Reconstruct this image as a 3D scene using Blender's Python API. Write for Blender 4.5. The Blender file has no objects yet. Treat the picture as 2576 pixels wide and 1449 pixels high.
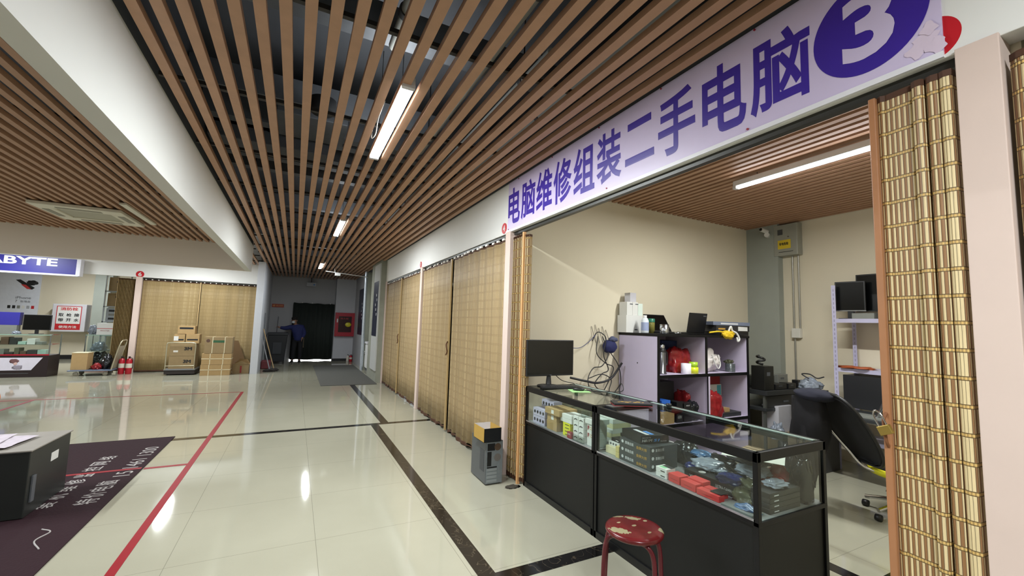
import bpy, bmesh, math, random
from mathutils import Vector, Matrix, noise
random.seed(7)
S = bpy.context.scene
COL = S.collection
PI = math.pi
# ---------------------------------------------------------------- camera
cam = bpy.data.cameras.new('camera'); cam.sensor_width = 36; cam.lens = 1049.75 * 36 / 2576
cam.clip_start = 0.02; cam.clip_end = 200
co = bpy.data.objects.new('camera', cam); COL.objects.link(co); S.camera = co
yaw, pitch, roll = map(math.radians, (27.2449, 5.1105, 1.7474))
fw = Vector((math.sin(yaw) * math.cos(pitch), math.cos(yaw) * math.cos(pitch), math.sin(pitch)))
r0 = Vector((math.cos(yaw), -math.sin(yaw), 0)); u0 = r0.cross(fw)
rt = math.cos(roll) * r0 + math.sin(roll) * u0; up = -math.sin(roll) * r0 + math.cos(roll) * u0
co.matrix_world = Matrix(((rt.x, up.x, -fw.x, 0), (rt.y, up.y, -fw.y, 0), (rt.z, up.z, -fw.z, 1.6), (0, 0, 0, 1)))
# ---------------------------------------------------------------- world, exposure
w = bpy.data.worlds.new('world'); S.world = w; w.use_nodes = True
w.node_tree.nodes['Background'].inputs[0].default_value = (0.75, 0.8, 0.85, 1)
w.node_tree.nodes['Background'].inputs[1].default_value = 0.25
S.view_settings.view_transform = 'Standard'; S.view_settings.look = 'None'
S.view_settings.gamma = 1; S.view_settings.use_curve_mapping = False
S.view_settings.exposure = 1.0
LAMP = 1.0
# lamps: (x, y, z, direction, length, watts, colour)
LAMPS = [
 ('c', .585, 3.50, 3.215, 1.40, 60), ('c', .585, 7.90, 3.215, 1.40, 52), ('c', .585, 13.8, 3.215, 1.40, 18),
 ('c', .585, -1.2, 3.215, 1.40, 75), ('c', -2.53, 13.2, 3.215, 1.40, 55), ('c', -6.2, 13.2, 3.215, 1.40, 55),  # last tube here is unseen, added to brighten the left hall
 ('c', -4.3, 5.0, 3.215, 1.4, 105), ('c', -4.3, -0.5, 3.215, 1.4, 35), ('c', -8.5, 6.0, 3.215, 1.4, 90),  # unseen tubes added as fill for the left hall and cross beam
 ('c', -6.0, 17.4, 3.215, 1.4, 50), ('s', 4.05, 2.02, 3.12, 1.44, 42)]
# ---------------------------------------------------------------- materials
def lin(c):
    if isinstance(c, str):
        c = [int(c[i:i + 2], 16) / 255 for i in (0, 2, 4)]
        c = [x / 12.92 if x <= .04045 else ((x + .055) / 1.055) ** 2.4 for x in c]
    return (c[0], c[1], c[2], 1)
_M = {}
def M(key, col=None, rough=.55, metal=0, var=.08, nscale=12, bump=0, emit=None, spec=.5):
    """procedural material: principled colour broken up by noise"""
    if key in _M: return _M[key]
    if col is None: col = key
    m = bpy.data.materials.new('mat_' + key); m.use_nodes = True; _M[key] = m
    nt = m.node_tree; b = nt.nodes['Principled BSDF']; N = nt.nodes.new; L = nt.links.new
    b.inputs['Roughness'].default_value = rough; b.inputs['Metallic'].default_value = metal
    b.inputs['Specular IOR Level'].default_value = spec
    c = lin(col)
    tc = N('ShaderNodeTexCoord'); no = N('ShaderNodeTexNoise'); no.inputs['Scale'].default_value = nscale; no.inputs['Detail'].default_value = 4
    L(tc.outputs['Object'], no.inputs['Vector'])
    mx = N('ShaderNodeMix'); mx.data_type = 'RGBA'
    mx.inputs[6].default_value = tuple(x * (1 - var) for x in c[:3]) + (1,)
    mx.inputs[7].default_value = tuple(min(1, x * (1 + var)) for x in c[:3]) + (1,)
    L(no.outputs['Fac'], mx.inputs[0]); L(mx.outputs[2], b.inputs['Base Color'])
    if bump:
        bp = N('ShaderNodeBump'); bp.inputs['Strength'].default_value = bump; bp.inputs['Distance'].default_value = .01
        L(no.outputs['Fac'], bp.inputs['Height']); L(bp.outputs[0], b.inputs['Normal'])
    if emit:
        b.inputs['Emission Color'].default_value = lin(emit[0]); b.inputs['Emission Strength'].default_value = emit[1]
    return m
def nodes(m): return m.node_tree, m.node_tree.nodes['Principled BSDF'], m.node_tree.nodes.new, m.node_tree.links.new
def mth(N, L, op, a, b=None, c=None):
    n = N('ShaderNodeMath'); n.operation = op
    for i, x in enumerate((a, b, c)):
        if x is None: continue
        if isinstance(x, (int, float)): n.inputs[i].default_value = x
        else: L(x, n.inputs[i])
    return n.outputs[0]
def mixc(N, L, f, a, b):
    n = N('ShaderNodeMix'); n.data_type = 'RGBA'
    for i, x in ((0, f), (6, a), (7, b)):
        if isinstance(x, (int, float)): n.inputs[i].default_value = x
        elif isinstance(x, (tuple, str)): n.inputs[i].default_value = lin(x) if isinstance(x, str) else x
        else: L(x, n.inputs[i])
    return n.outputs[2]
def mat_floor():
    m = bpy.data.materials.new('polished_tile'); m.use_nodes = True; nt, b, N, L = nodes(m)
    tc = N('ShaderNodeTexCoord'); sp = N('ShaderNodeSeparateXYZ'); L(tc.outputs['Object'], sp.inputs[0])
    def line(src, off, per, hw):
        f = mth(N, L, 'FRACT', mth(N, L, 'DIVIDE', mth(N, L, 'SUBTRACT', src, off - hw), per))
        return mth(N, L, 'LESS_THAN', f, 2 * hw / per)
    inside = mth(N, L, 'MULTIPLY', mth(N, L, 'GREATER_THAN', sp.outputs[0], 1.2), mth(N, L, 'LESS_THAN', sp.outputs[0], 2.6))
    k = mth(N, L, 'MAXIMUM', mth(N, L, 'MULTIPLY', line(sp.outputs[0], .24, .874, .0016), mth(N, L, 'SUBTRACT', 1, inside)), line(sp.outputs[1], 2.595, .874, .0016))
    no = N('ShaderNodeTexNoise'); no.inputs['Scale'].default_value = 1.3; no.inputs['Detail'].default_value = 6
    L(tc.outputs['Object'], no.inputs['Vector'])
    n2 = N('ShaderNodeTexNoise'); n2.inputs['Scale'].default_value = 90; n2.inputs['Detail'].default_value = 2
    L(tc.outputs['Object'], n2.inputs['Vector'])
    base = mixc(N, L, no.outputs['Fac'], '979583', 'a9a795')
    base = mixc(N, L, mth(N, L, 'MULTIPLY', n2.outputs['Fac'], .25), base, 'a9a590')
    L(mixc(N, L, mth(N, L, 'MULTIPLY', k, .75), base, '6c685c'), b.inputs['Base Color'])
    r = N('ShaderNodeMapRange'); L(no.outputs['Fac'], r.inputs[0]); r.inputs[3].default_value = .03; r.inputs[4].default_value = .09
    L(r.outputs[0], b.inputs['Roughness']); b.inputs['IOR'].default_value = 1.55
    return m
def mat_marble():
    m = bpy.data.materials.new('dark_marble'); m.use_nodes = True; nt, b, N, L = nodes(m)
    tc = N('ShaderNodeTexCoord'); no = N('ShaderNodeTexNoise'); no.inputs['Scale'].default_value = 6; no.inputs['Detail'].default_value = 8; no.inputs['Distortion'].default_value = 1.2
    L(tc.outputs['Object'], no.inputs['Vector'])
    d = mth(N, L, 'ABSOLUTE', mth(N, L, 'SUBTRACT', no.outputs['Fac'], .5))
    v = mth(N, L, 'LESS_THAN', d, .008)
    L(mixc(N, L, mth(N, L, 'MULTIPLY', v, .5), '12100f', '5e5343'), b.inputs['Base Color'])
    b.inputs['Roughness'].default_value = .12
    return m
def mat_curtain(key, a, bcol, p, band, bandc, darkc, amt):
    """woven bamboo: UV in metres, slats of width p, woven thread band every `band`"""
    m = bpy.data.materials.new(key); m.use_nodes = True; nt, b, N, L = nodes(m)
    uv = N('ShaderNodeUVMap'); sp = N('ShaderNodeSeparateXYZ'); L(uv.outputs[0], sp.inputs[0])
    u, v = sp.outputs[0], sp.outputs[1]
    q = mth(N, L, 'DIVIDE', u, p); fr = mth(N, L, 'FRACT', q); fl = mth(N, L, 'FLOOR', q)
    wn = N('ShaderNodeTexWhiteNoise'); wn.noise_dimensions = '1D'; L(fl, wn.inputs['W'])
    par = mth(N, L, 'FRACT', mth(N, L, 'MULTIPLY', fl, .5))
    par = mth(N, L, 'GREATER_THAN', par, .25)
    par = mth(N, L, 'MULTIPLY', par, mth(N, L, 'GREATER_THAN', wn.outputs[0], .12))
    base = mixc(N, L, par, a, bcol)
    ns = N('ShaderNodeTexNoise'); ns.inputs['Scale'].default_value = 1; ns.inputs['Detail'].default_value = 3
    mp = N('ShaderNodeMapping'); mp.inputs['Scale'].default_value = (160, 5, 1); L(uv.outputs[0], mp.inputs[0]); L(mp.outputs[0], ns.inputs['Vector'])
    base = mixc(N, L, mth(N, L, 'MULTIPLY', wn.outputs[0], amt), base, darkc)
    base = mixc(N, L, mth(N, L, 'MULTIPLY', ns.outputs['Fac'], .35), base, darkc)
    gap = mth(N, L, 'LESS_THAN', fr, .12)
    base = mixc(N, L, mth(N, L, 'MULTIPLY', gap, .8), base, darkc)
    vb = mth(N, L, 'FRACT', mth(N, L, 'DIVIDE', v, band))
    bw = .016 / band
    inb = mth(N, L, 'LESS_THAN', vb, bw)
    edge = mth(N, L, 'MAXIMUM', mth(N, L, 'LESS_THAN', vb, .0035 / band), mth(N, L, 'MULTIPLY', inb, mth(N, L, 'GREATER_THAN', vb, bw - .0035 / band)))
    chk = mth(N, L, 'GREATER_THAN', mth(N, L, 'FRACT', mth(N, L, 'DIVIDE', u, p)), .55)
    bc = mixc(N, L, mth(N, L, 'MULTIPLY', chk, .45), bandc, darkc)
    base = mixc(N, L, inb, base, bc); base = mixc(N, L, mth(N, L, 'MULTIPLY', edge, .8), base, darkc)
    L(base, b.inputs['Base Color']); b.inputs['Roughness'].default_value = .55
    h = mth(N, L, 'SUBTRACT', mth(N, L, 'ADD', mth(N, L, 'SINE', mth(N, L, 'MULTIPLY', fr, PI)), mth(N, L, 'MULTIPLY', inb, .5)), gap)
    bp = N('ShaderNodeBump'); bp.inputs['Strength'].default_value = .6; bp.inputs['Distance'].default_value = .004; L(h, bp.inputs['Height']); L(bp.outputs[0], b.inputs['Normal'])
    return m
def mat_glass(key, tint=(.93, .97, .95, 1), refl=1.0):
    m = bpy.data.materials.new(key); m.use_nodes = True; nt = m.node_tree; N = nt.nodes.new; L = nt.links.new
    nt.nodes.remove(nt.nodes['Principled BSDF']); out = nt.nodes['Material Output']
    t = N('ShaderNodeBsdfTransparent'); t.inputs[0].default_value = tint
    g = N('ShaderNodeBsdfGlossy'); g.inputs['Roughness'].default_value = .02
    fz = N('ShaderNodeLayerWeight'); fz.inputs[0].default_value = .5
    fc = mth(N, L, 'ADD', mth(N, L, 'MULTIPLY', mth(N, L, 'POWER', fz.outputs['Facing'], 5), .6), .035)
    no = N('ShaderNodeTexNoise'); no.inputs['Scale'].default_value = 3
    f = mth(N, L, 'ADD', mth(N, L, 'MULTIPLY', fc, refl), mth(N, L, 'MULTIPLY', no.outputs['Fac'], .02))
    mx = N('ShaderNodeMixShader'); L(f, mx.inputs[0]); L(t.outputs[0], mx.inputs[1]); L(g.outputs[0], mx.inputs[2]); L(mx.outputs[0], out.inputs[0])
    return m
FLOOR = mat_floor(); MARB = mat_marble(); GLASS = mat_glass('clear_glass')
CURT = mat_curtain('closed_bamboo', 'c4ac80', 'ab936a', .010, .105, 'b39a70', '75603f', .35)
CURF = mat_curtain('closed_bamboo_fine', 'b9a376', 'a88f60', .010, .105, 'ab9464', '806a42', .35)
BUND = mat_curtain('striped_bamboo', 'f0dba8', '9c7248', .0088, .097, 'dcb870', '3a2616', .10)
WHITE = M('plaster_white', 'e0e0dc', .7, var=.03, nscale=2)
CREAM = M('plaster_cream', 'd6cdb6', .75, var=.03, nscale=1.5)
CREAM2 = M('plaster_pink', 'd2beb3', .7, var=.03, nscale=8, bump=.15)
GREYW = M('plaster_grey', 'a9aaad', .75, var=.05, nscale=2)
CONC = M('concrete', '8f9183', .85, var=.14, nscale=5, bump=.3)
CONCG = M('painted_concrete', '979c93', .75, var=.08, nscale=4, bump=.15)
BEAMB = M('beam_paint', 'e6ddd4', .75, var=.03, nscale=2)
SLAT = M('slat_wood', 'ab8468', .5, var=.14, nscale=9)
VOID = M('void_dark', '505257', .9, var=.2, nscale=2)
BLK = M('black_lacquer', '0b0b0c', .4, var=.15, spec=.3)
BLK2 = M('black_panel', '0e0f0e', .5, var=.1, nscale=3, spec=.35)
BLKP = M('black_plastic', '141415', .45)
DARK = M('dark_card', '2b2d2e', .45, var=.2)
LAV = M('lavender_board', 'c9bfd6', .5, var=.03)
CARD = M('cardboard', 'a68a5e', .8, var=.1)
CARD2 = M('cardboard_dull', '8f7a57', .8, var=.12)
WCARD = M('white_card', 'd8d8d4', .5, var=.03)
RED = M('red_card', 'b8232a', .4)
YEL = M('yellow_card', 'd6d325', .45)
STEEL = M('steel', 'b9bcc0', .25, 1)
CHROME = M('chrome', 'd8d8dc', .1, 1)
INK = M('ink', '1c1c1e', .6)
TUBE = M('lamp_tube', 'ffffff', .4, emit=('f4f8ff', 14))
# ---------------------------------------------------------------- mesh helpers
class MB:
    def __init__(s): s.v = []; s.f = []; s.mi = []; s.mats = []; s.sm = []
    def _m(s, m):
        if m not in s.mats: s.mats.append(m)
        return s.mats.index(m)
    def add(s, vs, fs, m, smooth=False):
        b = len(s.v); s.v += [Vector(x) for x in vs]; k = s._m(m)
        for f in fs: s.f.append([i + b for i in f]); s.mi.append(k); s.sm.append(smooth)
        return s
    def box(s, x0, x1, y0, y1, z0, z1, m, rz=0, mtx=None):
        vs = [Vector((x, y, z)) for z in (z0, z1) for y in (y0, y1) for x in (x0, x1)]
        if rz:
            c = Vector(((x0 + x1) / 2, (y0 + y1) / 2, 0)); R = Matrix.Rotation(rz, 3, 'Z'); vs = [R @ (p - c) + c for p in vs]
        if mtx: vs = [mtx @ p for p in vs]
        return s.add(vs, [(0, 2, 3, 1), (4, 5, 7, 6), (0, 1, 5, 4), (2, 6, 7, 3), (0, 4, 6, 2), (1, 3, 7, 5)], m)
    def quad(s, pts, m): return s.add(pts, [tuple(range(len(pts)))], m)
    def tube(s, pts, r, m, n=8, cap=True, closed=False):
        pts = [Vector(p) for p in pts]; N = len(pts); rings = []
        rr = r if isinstance(r, (list, tuple)) else [r] * N
        ref = None
        for i, p in enumerate(pts):
            a = pts[(i - 1) % N] if (i or closed) else p; c = pts[(i + 1) % N] if (i < N - 1 or closed) else p
            t = (c - a).normalized()
            if ref is None: ref = t.orthogonal().normalized()
            ref = (ref - t * ref.dot(t)); ref = ref.normalized() if ref.length > 1e-6 else t.orthogonal().normalized()
            q = t.cross(ref)
            rings.append([p + (ref * math.cos(2 * PI * k / n) + q * math.sin(2 * PI * k / n)) * rr[i] for k in range(n)])
        vs = [v for R in rings for v in R]; fs = []
        for i in range(N if closed else N - 1):
            j = (i + 1) % N
            for k in range(n): l = (k + 1) % n; fs.append((i * n + k, i * n + l, j * n + l, j * n + k))
        s.add(vs, fs, m, True)
        if cap and not closed: s.add(rings[0], [tuple(range(n - 1, -1, -1))], m); s.add(rings[-1], [tuple(range(n))], m)
        return s
    def cyl(s, p0, p1, r, m, n=20, r1=None): return s.tube([p0, p1], [r, r if r1 is None else r1], m, n)
    def lathe(s, prof, c, m, n=24, axis='z'):
        vs = []; fs = []; c = Vector(c)
        for r, z in prof:
            for k in range(n):
                a = 2 * PI * k / n; p = Vector((r * math.cos(a), r * math.sin(a), z))
                if axis == 'x': p = Vector((p.z, p.x, p.y))
                if axis == 'y': p = Vector((p.x, p.z, p.y))
                vs.append(c + p)
        for i in range(len(prof) - 1):
            for k in range(n): l = (k + 1) % n; fs.append((i * n + k, i * n + l, (i + 1) * n + l, (i + 1) * n + k))
        s.add(vs, fs, m, abs(prof[-1][1] - prof[0][1]) > .004)
        if prof[0][0] > 0 and prof[-1] != prof[0]: s.add(vs[:n], [tuple(range(n - 1, -1, -1))], m); s.add(vs[-n:], [tuple(range(n))], m)
        return s
    def blob(s, c, size, m, seed=0, amp=.25, fr=2.2, sub=3, flat=None, boxy=0):
        bm = bmesh.new(); bmesh.ops.create_icosphere(bm, subdivisions=sub, radius=1)
        vs = []; c = Vector(c)
        for v in bm.verts:
            d = 1 + amp * (noise.noise(v.co * fr + Vector((seed * 7.3, 1.1, 0))) * 1.3 + .5 * noise.noise(v.co * fr * 2.7 + Vector((0, seed * 3.1, 0))))
            q = v.co
            if boxy: q = q / (sum(abs(t) ** boxy for t in q) ** (1 / boxy)); d += .05 * noise.noise(v.co * 9 + Vector((seed, 0, 3)))
            p = Vector((q.x * size[0], q.y * size[1], q.z * size[2])) * d
            if flat is not None: p.z = max(p.z, flat)
            vs.append(c + p)
        fs = [tuple(x.index for x in f.verts) for f in bm.faces]; bm.free()
        return s.add(vs, fs, m, True)
    def mesh(s, name):
        me = bpy.data.meshes.new(name); me.from_pydata([tuple(v) for v in s.v], [], s.f)
        for m in s.mats: me.materials.append(m)
        me.polygons.foreach_set('material_index', s.mi); me.polygons.foreach_set('use_smooth', s.sm)
        me.update(); return me
    def build(s, name, parent=None, bev=0, loc=(0, 0, 0), rz=0):
        o = bpy.data.objects.new(name, s.mesh(name)); COL.objects.link(o); o.location = loc; o.rotation_euler = (0, 0, rz)
        if parent: o.parent = parent
        if bev:
            md = o.modifiers.new('bevel', 'BEVEL'); md.width = bev; md.segments = 2; md.limit_method = 'ANGLE'; md.harden_normals = False
        return o
def tag(o, label, cat, group=None):
    o['label'] = label; o['category'] = cat
    if group: o['group'] = group
    return o
def T(name, label, cat, loc=(0, 0, 0), rz=0, group=None):
    o = bpy.data.objects.new(name, None); COL.objects.link(o); o.location = loc; o.rotation_euler = (0, 0, rz); o.empty_display_size = .05
    return tag(o, label, cat, group)
def st(name, mb, bev=0):
    o = mb.build(name, bev=bev); o['kind'] = 'structure'; return o
def text(parent, body, mat, o, u, v, w, h, name='lettering', bold=0, shear=0, th=.0012):
    """flat lettering fitted in a w x h rectangle at o along unit vectors u, v"""
    c = bpy.data.curves.new('t', 'FONT'); c.body = body; c.shear = shear; c.resolution_u = 4
    if bold: c.bevel_depth = bold; c.bevel_resolution = 0; c.extrude = .001
    t = bpy.data.objects.new('t', c); COL.objects.link(t); bpy.context.view_layer.update()
    me = t.evaluated_get(bpy.context.evaluated_depsgraph_get()).to_mesh()
    P = [x.co.copy() for x in me.vertices]; F = [tuple(p.vertices) for p in me.polygons]
    if not P: bpy.data.objects.remove(t); return None
    x0 = min(p.x for p in P); x1 = max(p.x for p in P); y0 = min(p.y for p in P); y1 = max(p.y for p in P)
    u = Vector(u); v = Vector(v); n = u.cross(v); o = Vector(o)
    zm = max(1e-6, max(abs(p.z) for p in P))
    vs = [o + u * ((p.x - x0) / max(1e-6, x1 - x0) * w) + v * ((p.y - y0) / max(1e-6, y1 - y0) * h) + n * (th * (.75 + .25 * p.z / zm)) for p in P]
    bpy.data.objects.remove(t); bpy.data.curves.remove(c)
    mb = MB(); mb.add(vs, F, mat); return mb.build(name, parent)
def curve_pts(ctrl, n=8):
    P = [Vector(p) for p in ctrl]; P = [2 * P[0] - P[1]] + P + [2 * P[-1] - P[-2]]; out = []
    for i in range(1, len(P) - 2):
        for k in range(n):
            t = k / n; a, b, c, d = P[i - 1:i + 3]
            out.append(.5 * ((2 * b) + (c - a) * t + (2 * a - 5 * b + 4 * c - d) * t * t + (3 * b - a - 3 * c + d) * t ** 3))
    out.append(P[-2]); return out
def carton(name, label, cat, x, y, z, w, d, h, m=None, rz=0, group=None, bev=.002, top=None, flap=False):
    """box thing: base centre x,y,z; size w(X) d(Y) h; returns (Empty, box)"""
    t = T(name, label, cat, (x, y, z), rz, group); m = m or CARD
    b = MB().box(-w / 2, w / 2, -d / 2, d / 2, 0, h, m)
    if flap: b.box(-w / 2 - .0006, w / 2 + .0006, -.02, .02, h - .03, h + .0008, M('tape', 'c9b07a', .3))
    bb = b.build('carton', t, bev); return t
def label_quad(parent, m, x0, x1, z0, z1, y, name='printed_label'):
    return MB().box(x0, x1, y - .001, y + .0005, z0, z1, m).build(name, parent)

# ================================================================ STRUCTURE
st('floor', MB().box(-12, 7, -7, 20.2, -.12, 0, FLOOR))
b = MB()
b.box(1.146, 1.262, -7, 6.84, -.01, .0012, MARB); st('trim_1', b)
st('trim_2', MB().box(1.31, 1.43, 6.95, 11.3, -.01, .0012, MARB))
st('trim_3', MB().box(1.262, 2.15, 2.445, 2.565, -.01, .0012, MARB))
st('trim_4', MB().box(-1.3, 2.1, 6.84, 6.95, -.01, .0012, MARB))
st('trim_5', MB().box(3.36, 3.47, -.4, 4.0, -.01, .0012, MARB))
st('trim_6', MB().box(3.47, 6.4, 1.36, 1.46, -.01, .0012, MARB))
# walls
st('wall_shop_left', MB().box(2.2, 6.55, 4.11, 4.25, 0, 3.6, CREAM))
st('wall_shop_back', MB().box(6.4, 6.55, -7, 11.5, 0, 3.6, CREAM))
st('wall_shop_right', MB().box(2.2, 6.4, .42, .52, 0, 3.6, CREAM))
st('wall_shop_far', MB().box(2.2, 6.4, 7.82, 7.92, 0, 3.6, CREAM))
st('wall_far', MB().box(-1.05, 2.6, 18.35, 18.5, 0, 4.2, GREYW))
st('wall_stub', MB().box(-1.05, -.87, 14.05, 18.35, 0, 3.22, M('stub_paint', 'c3c6cc', .7, var=.03)))
st('wall_far_column', MB().box(1.38, 2.6, 17.8, 18.35, 0, 4.2, M('column_paint', 'b9bbc0', .7, var=.03)))
st('baseboard_far', MB().box(1.36, 2.3, 17.785, 17.81, 0, .1, BLKP))
st('wall_right_near', MB().box(1.96, 2.35, 11.45, 12.95, 0, 3.6, CONC))
st('wall_right_pier', MB().box(2.04, 2.9, 14.7, 14.95, 0, 3.6, CONC))
st('wall_right_recess', MB().box(2.75, 2.9, 12.9, 14.75, 0, 3.6, CONC))
st('wall_right_far', MB().box(2.1, 2.3, 14.95, 17.85, 0, 3.6, GREYW))
st('trim_pier_plaster', MB().box(1.93, 1.962, 11.45, 12.3, .3, 3.15, M('pier_plaster', 'b7b9b6', .8, var=.06)))
st('wall_back', MB().box(-12, 7, -7.15, -7, 0, 4.2, CREAM))
st('wall_left', MB().box(-12.15, -12, -7, 20.2, 0, 4.2, CREAM))
st('wall_left_shop_back', MB().box(-12, -1.05, 19.7, 19.85, 0, 4.2, CREAM))
st('baseboard_left_shop', MB().box(-12, -1.05, 19.68, 19.7, 0, .14, BLKP))
st('wall_left_shop_divider', MB().box(-3.95, -3.85, 15.1, 19.7, 0, 3.4, CREAM))
st('ceiling', MB().box(-12.2, 7, -7.2, 20.2, 4.2, 4.35, VOID))
# fascias, posts, beams
st('trim_fascia_right', MB().box(2.1, 2.2, -7, 11.45, 2.65, 3.24, WHITE), .003)
st('wall_plenum_right', MB().box(2.105, 2.2, -7, 18.3, 3.24, 4.2, VOID))
for i, (a, c) in enumerate(((4.13, 4.25), (.445, .555), (7.8, 7.93), (11.35, 11.46))):
    st('trim_post_%d' % (i + 1), MB().box(2.085, 2.2, a, c, 0, 2.66, CREAM2), .003)
st('wall_plenum_left', MB().box(-1.08, -.975, -7, 11.2, 3.24, 4.2, VOID)); st('trim_beam_left_face', MB().box(-1.085, -.97, -7, 11.15, 2.65, 3.24, M('beam_white', 'd3d4d0', .65, var=.03, nscale=2)))
st('trim_beam_cross', MB().box(-12, -.97, 11.15, 11.27, 2.65, 4.2, BEAMB))
st('trim_fascia_left', MB().box(-12, -1.05, 15, 15.1, 2.62, 4.2, WHITE))
st('trim_post_6', MB().box(-3.98, -3.85, 14.98, 15.1, 0, 2.63, CREAM2))
# ceiling slats
def slats(name, x0, x1, y0, y1, ph=-.147, p=.1198, w=.054):
    b = MB(); k0 = math.ceil((x0 + w / 2 - ph) / p); k = k0
    while ph + k * p + w / 2 < x1:
        c = ph + k * p; b.box(c - w / 2, c + w / 2, y0, y1, 3.22, 3.262, SLAT); k += 1
    y = y0 + .6
    while y < y1: b.box(x0, x1, y, y + .03, 3.263, 3.29, M('carrier', '2c2826', .6)); y += 1.25
    return st(name, b)
slats('ceiling_slats_corridor', -.96, 2.1, -7, 18.35, ph=-.034, p=.1203, w=.060)
slats('ceiling_slats_left', -11.9, -1.09, -7, 11.15)
slats('ceiling_slats_far_left', -11.9, -.97, 11.27, 15)
slats('ceiling_slats_shop', 2.2, 6.4, .52, 4.11, p=.1)
slats('ceiling_slats_left_shop', -11.9, -1.1, 15.1, 19.7)
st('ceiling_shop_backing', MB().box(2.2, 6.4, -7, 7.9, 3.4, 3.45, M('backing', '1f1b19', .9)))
# services above the slats
b = MB(); g = M('duct_grey', '63666b', .6, .3, var=.15)
for y in (1.6, 2.9, 4.3, 4.9, 5.2, 5.7, 6.1, 6.5, 8.4, 9.6, 11.0, 13.2, 15): b.box(-.96, 2.1, y, y + .14, 3.62 + .1 * (y % .7), 3.85, g)
st('ceiling_beam_cross', b)
b = MB(); b.box(-.95, .25, 5.2, 5.55, 3.5, 3.75, g).box(-.3, .35, 4.5, 5.1, 3.6, 3.9, g)
st('ceiling_duct', b, .01)
for i, (x, y0, y1, r) in enumerate(((.5, -3, 2.9, .045), (1.12, -3, 4.6, .05), (1.9, -2, 6, .05), (1.5, 2.4, 15, .035))):
    b = MB().cyl((x, y0, 3.55), (x, y1, 3.55), r, M('pipe_pale', 'a9aba6', .6))
    for k in range(4):
        y = y0 + .4 + k * (y1 - y0 - .8) / 3; b.cyl((x, y, 3.55), (x, y + .05, 3.55), r * 1.25, M('pipe_clamp', '4a4a4c', .5))
        b.cyl((x, y + .02, 3.55), (x, y + .02, 4.2), .006, BLKP, 6)
    tag(b.build('ceiling_pipe'), ['pale pipe above the slats ending over the nearest tube lamp', 'pale pipe with dark clamps running above the slats right of the nearest lamp', 'pale pipe above the slats closest to the shop sign', 'thin pale pipe above the slats running toward the far door'][i], 'pipe')
for i in range(5):
    x = (-.6, .1, .35, 1.3, 1.75)[i]; y = (6.3, 8.1, 9.2, 7.2, 5.2)[i]
    b = MB().tube(curve_pts([(x, y, 4.2), (x + .02, y, 3.8), (x - .03, y + .03, 3.45), (x + .05, y + .3, 3.36), (x + .3, y + .5, 3.4)]), .008, BLKP, 6)
    tag(b.build('hanging_wire'), 'thin black wire hanging above the corridor slats, ' + ('nearest the white beam', 'left of the nearest lamp', 'halfway between the two nearer lamps', 'right of the nearest lamp', 'nearest the shop sign')[i], 'wire')
tag(MB().lathe([(.0, 0), (.09, .0), (.11, .03), (.11, .12), (.0, .12)], (.09, 3.95, 3.42), M('speaker_black', '1c1d1f', .8)).build('ceiling_speaker'), 'round dark loudspeaker seen between the slats ahead of the nearest lamp', 'speaker')
# ================================================================ LAMPS
_lab = ['bright tube lamp nearest the camera among the corridor slats', 'second corridor tube lamp, halfway to the far door', 'farthest corridor tube lamp near the black door curtain', 'tube lamp in the corridor behind the viewer', 'tube lamp beyond the cross beam above the taped boxes', 'unseen fill lamp added beyond the cross beam above the glass counter',
        'unseen fill lamp added to the left slat ceiling beside the air conditioner', 'unseen fill lamp added to the left slat ceiling behind the viewer', 'unseen fill lamp added to the far left slat ceiling', 'tube lamp inside the left shop with the phone poster', 'long bright tube lamp under the shop ceiling behind the bamboo bundle']
for i, (k, x, y, z, ln, wt) in enumerate(LAMPS):
    t = T('tube_lamp', _lab[i], 'lamp', (x, y, z))
    h = ln / 2; wd = .044 if k == 'c' else .03
    MB().box(-wd, wd, -h - .03, h + .03, .012, .07, M('lamp_housing', 'd9dade', .5)).build('housing', t, .004)
    b = MB()
    b.box(-wd * .92, wd * .92, -h, h, -.012, .012, TUBE); b.build('diffuser', t, .008)
    b = MB()
    for s in (-1, 1): b.box(-wd, wd, s * (h + .015) - .02, s * (h + .015) + .02, -.014, .013, M('lamp_cap', 'cfcfd4', .5))
    b.build('end_cap', t, .003)
    for s in (-1, 1):
        zt = 4.2 - z if k == 'c' else 3.4 - z
        MB().cyl((0, s * h * .7, .07), (0, s * h * .7, zt), .003, BLKP, 6).build('hanger', t)
    L = bpy.data.lights.new('lamp_light', 'AREA'); L.shape = 'RECTANGLE'; L.size = wd * 2; L.size_y = ln; L.energy = wt * LAMP
    L.color = (.93, .98, 1.0) if k == 'c' else (.97, .99, .97); L.spread = PI
    lo = bpy.data.objects.new('lamp_light', L); COL.objects.link(lo); lo.parent = t; lo.location = (0, 0, -.016)
    if k == 'c':  # upward light added to brighten the void, standing in for diffuser spill
        L2 = L.copy(); L2.energy = wt * .1; L2.size = .16
        l2 = bpy.data.objects.new('lamp_glow', L2); COL.objects.link(l2); l2.parent = t; l2.location = (0, 0, .08); l2.rotation_euler = (PI, 0, 0)
# lamp cord near first lamp
tag(MB().tube(curve_pts([(.5, 3.2, 3.29), (.48, 3.35, 3.21), (.5, 3.6, 3.19), (.49, 3.75, 3.21), (.5, 3.8, 3.3)]), .004, WCARD, 6).build('lamp_cord'), 'short white cord looping beside the nearest tube lamp', 'cord')

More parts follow.
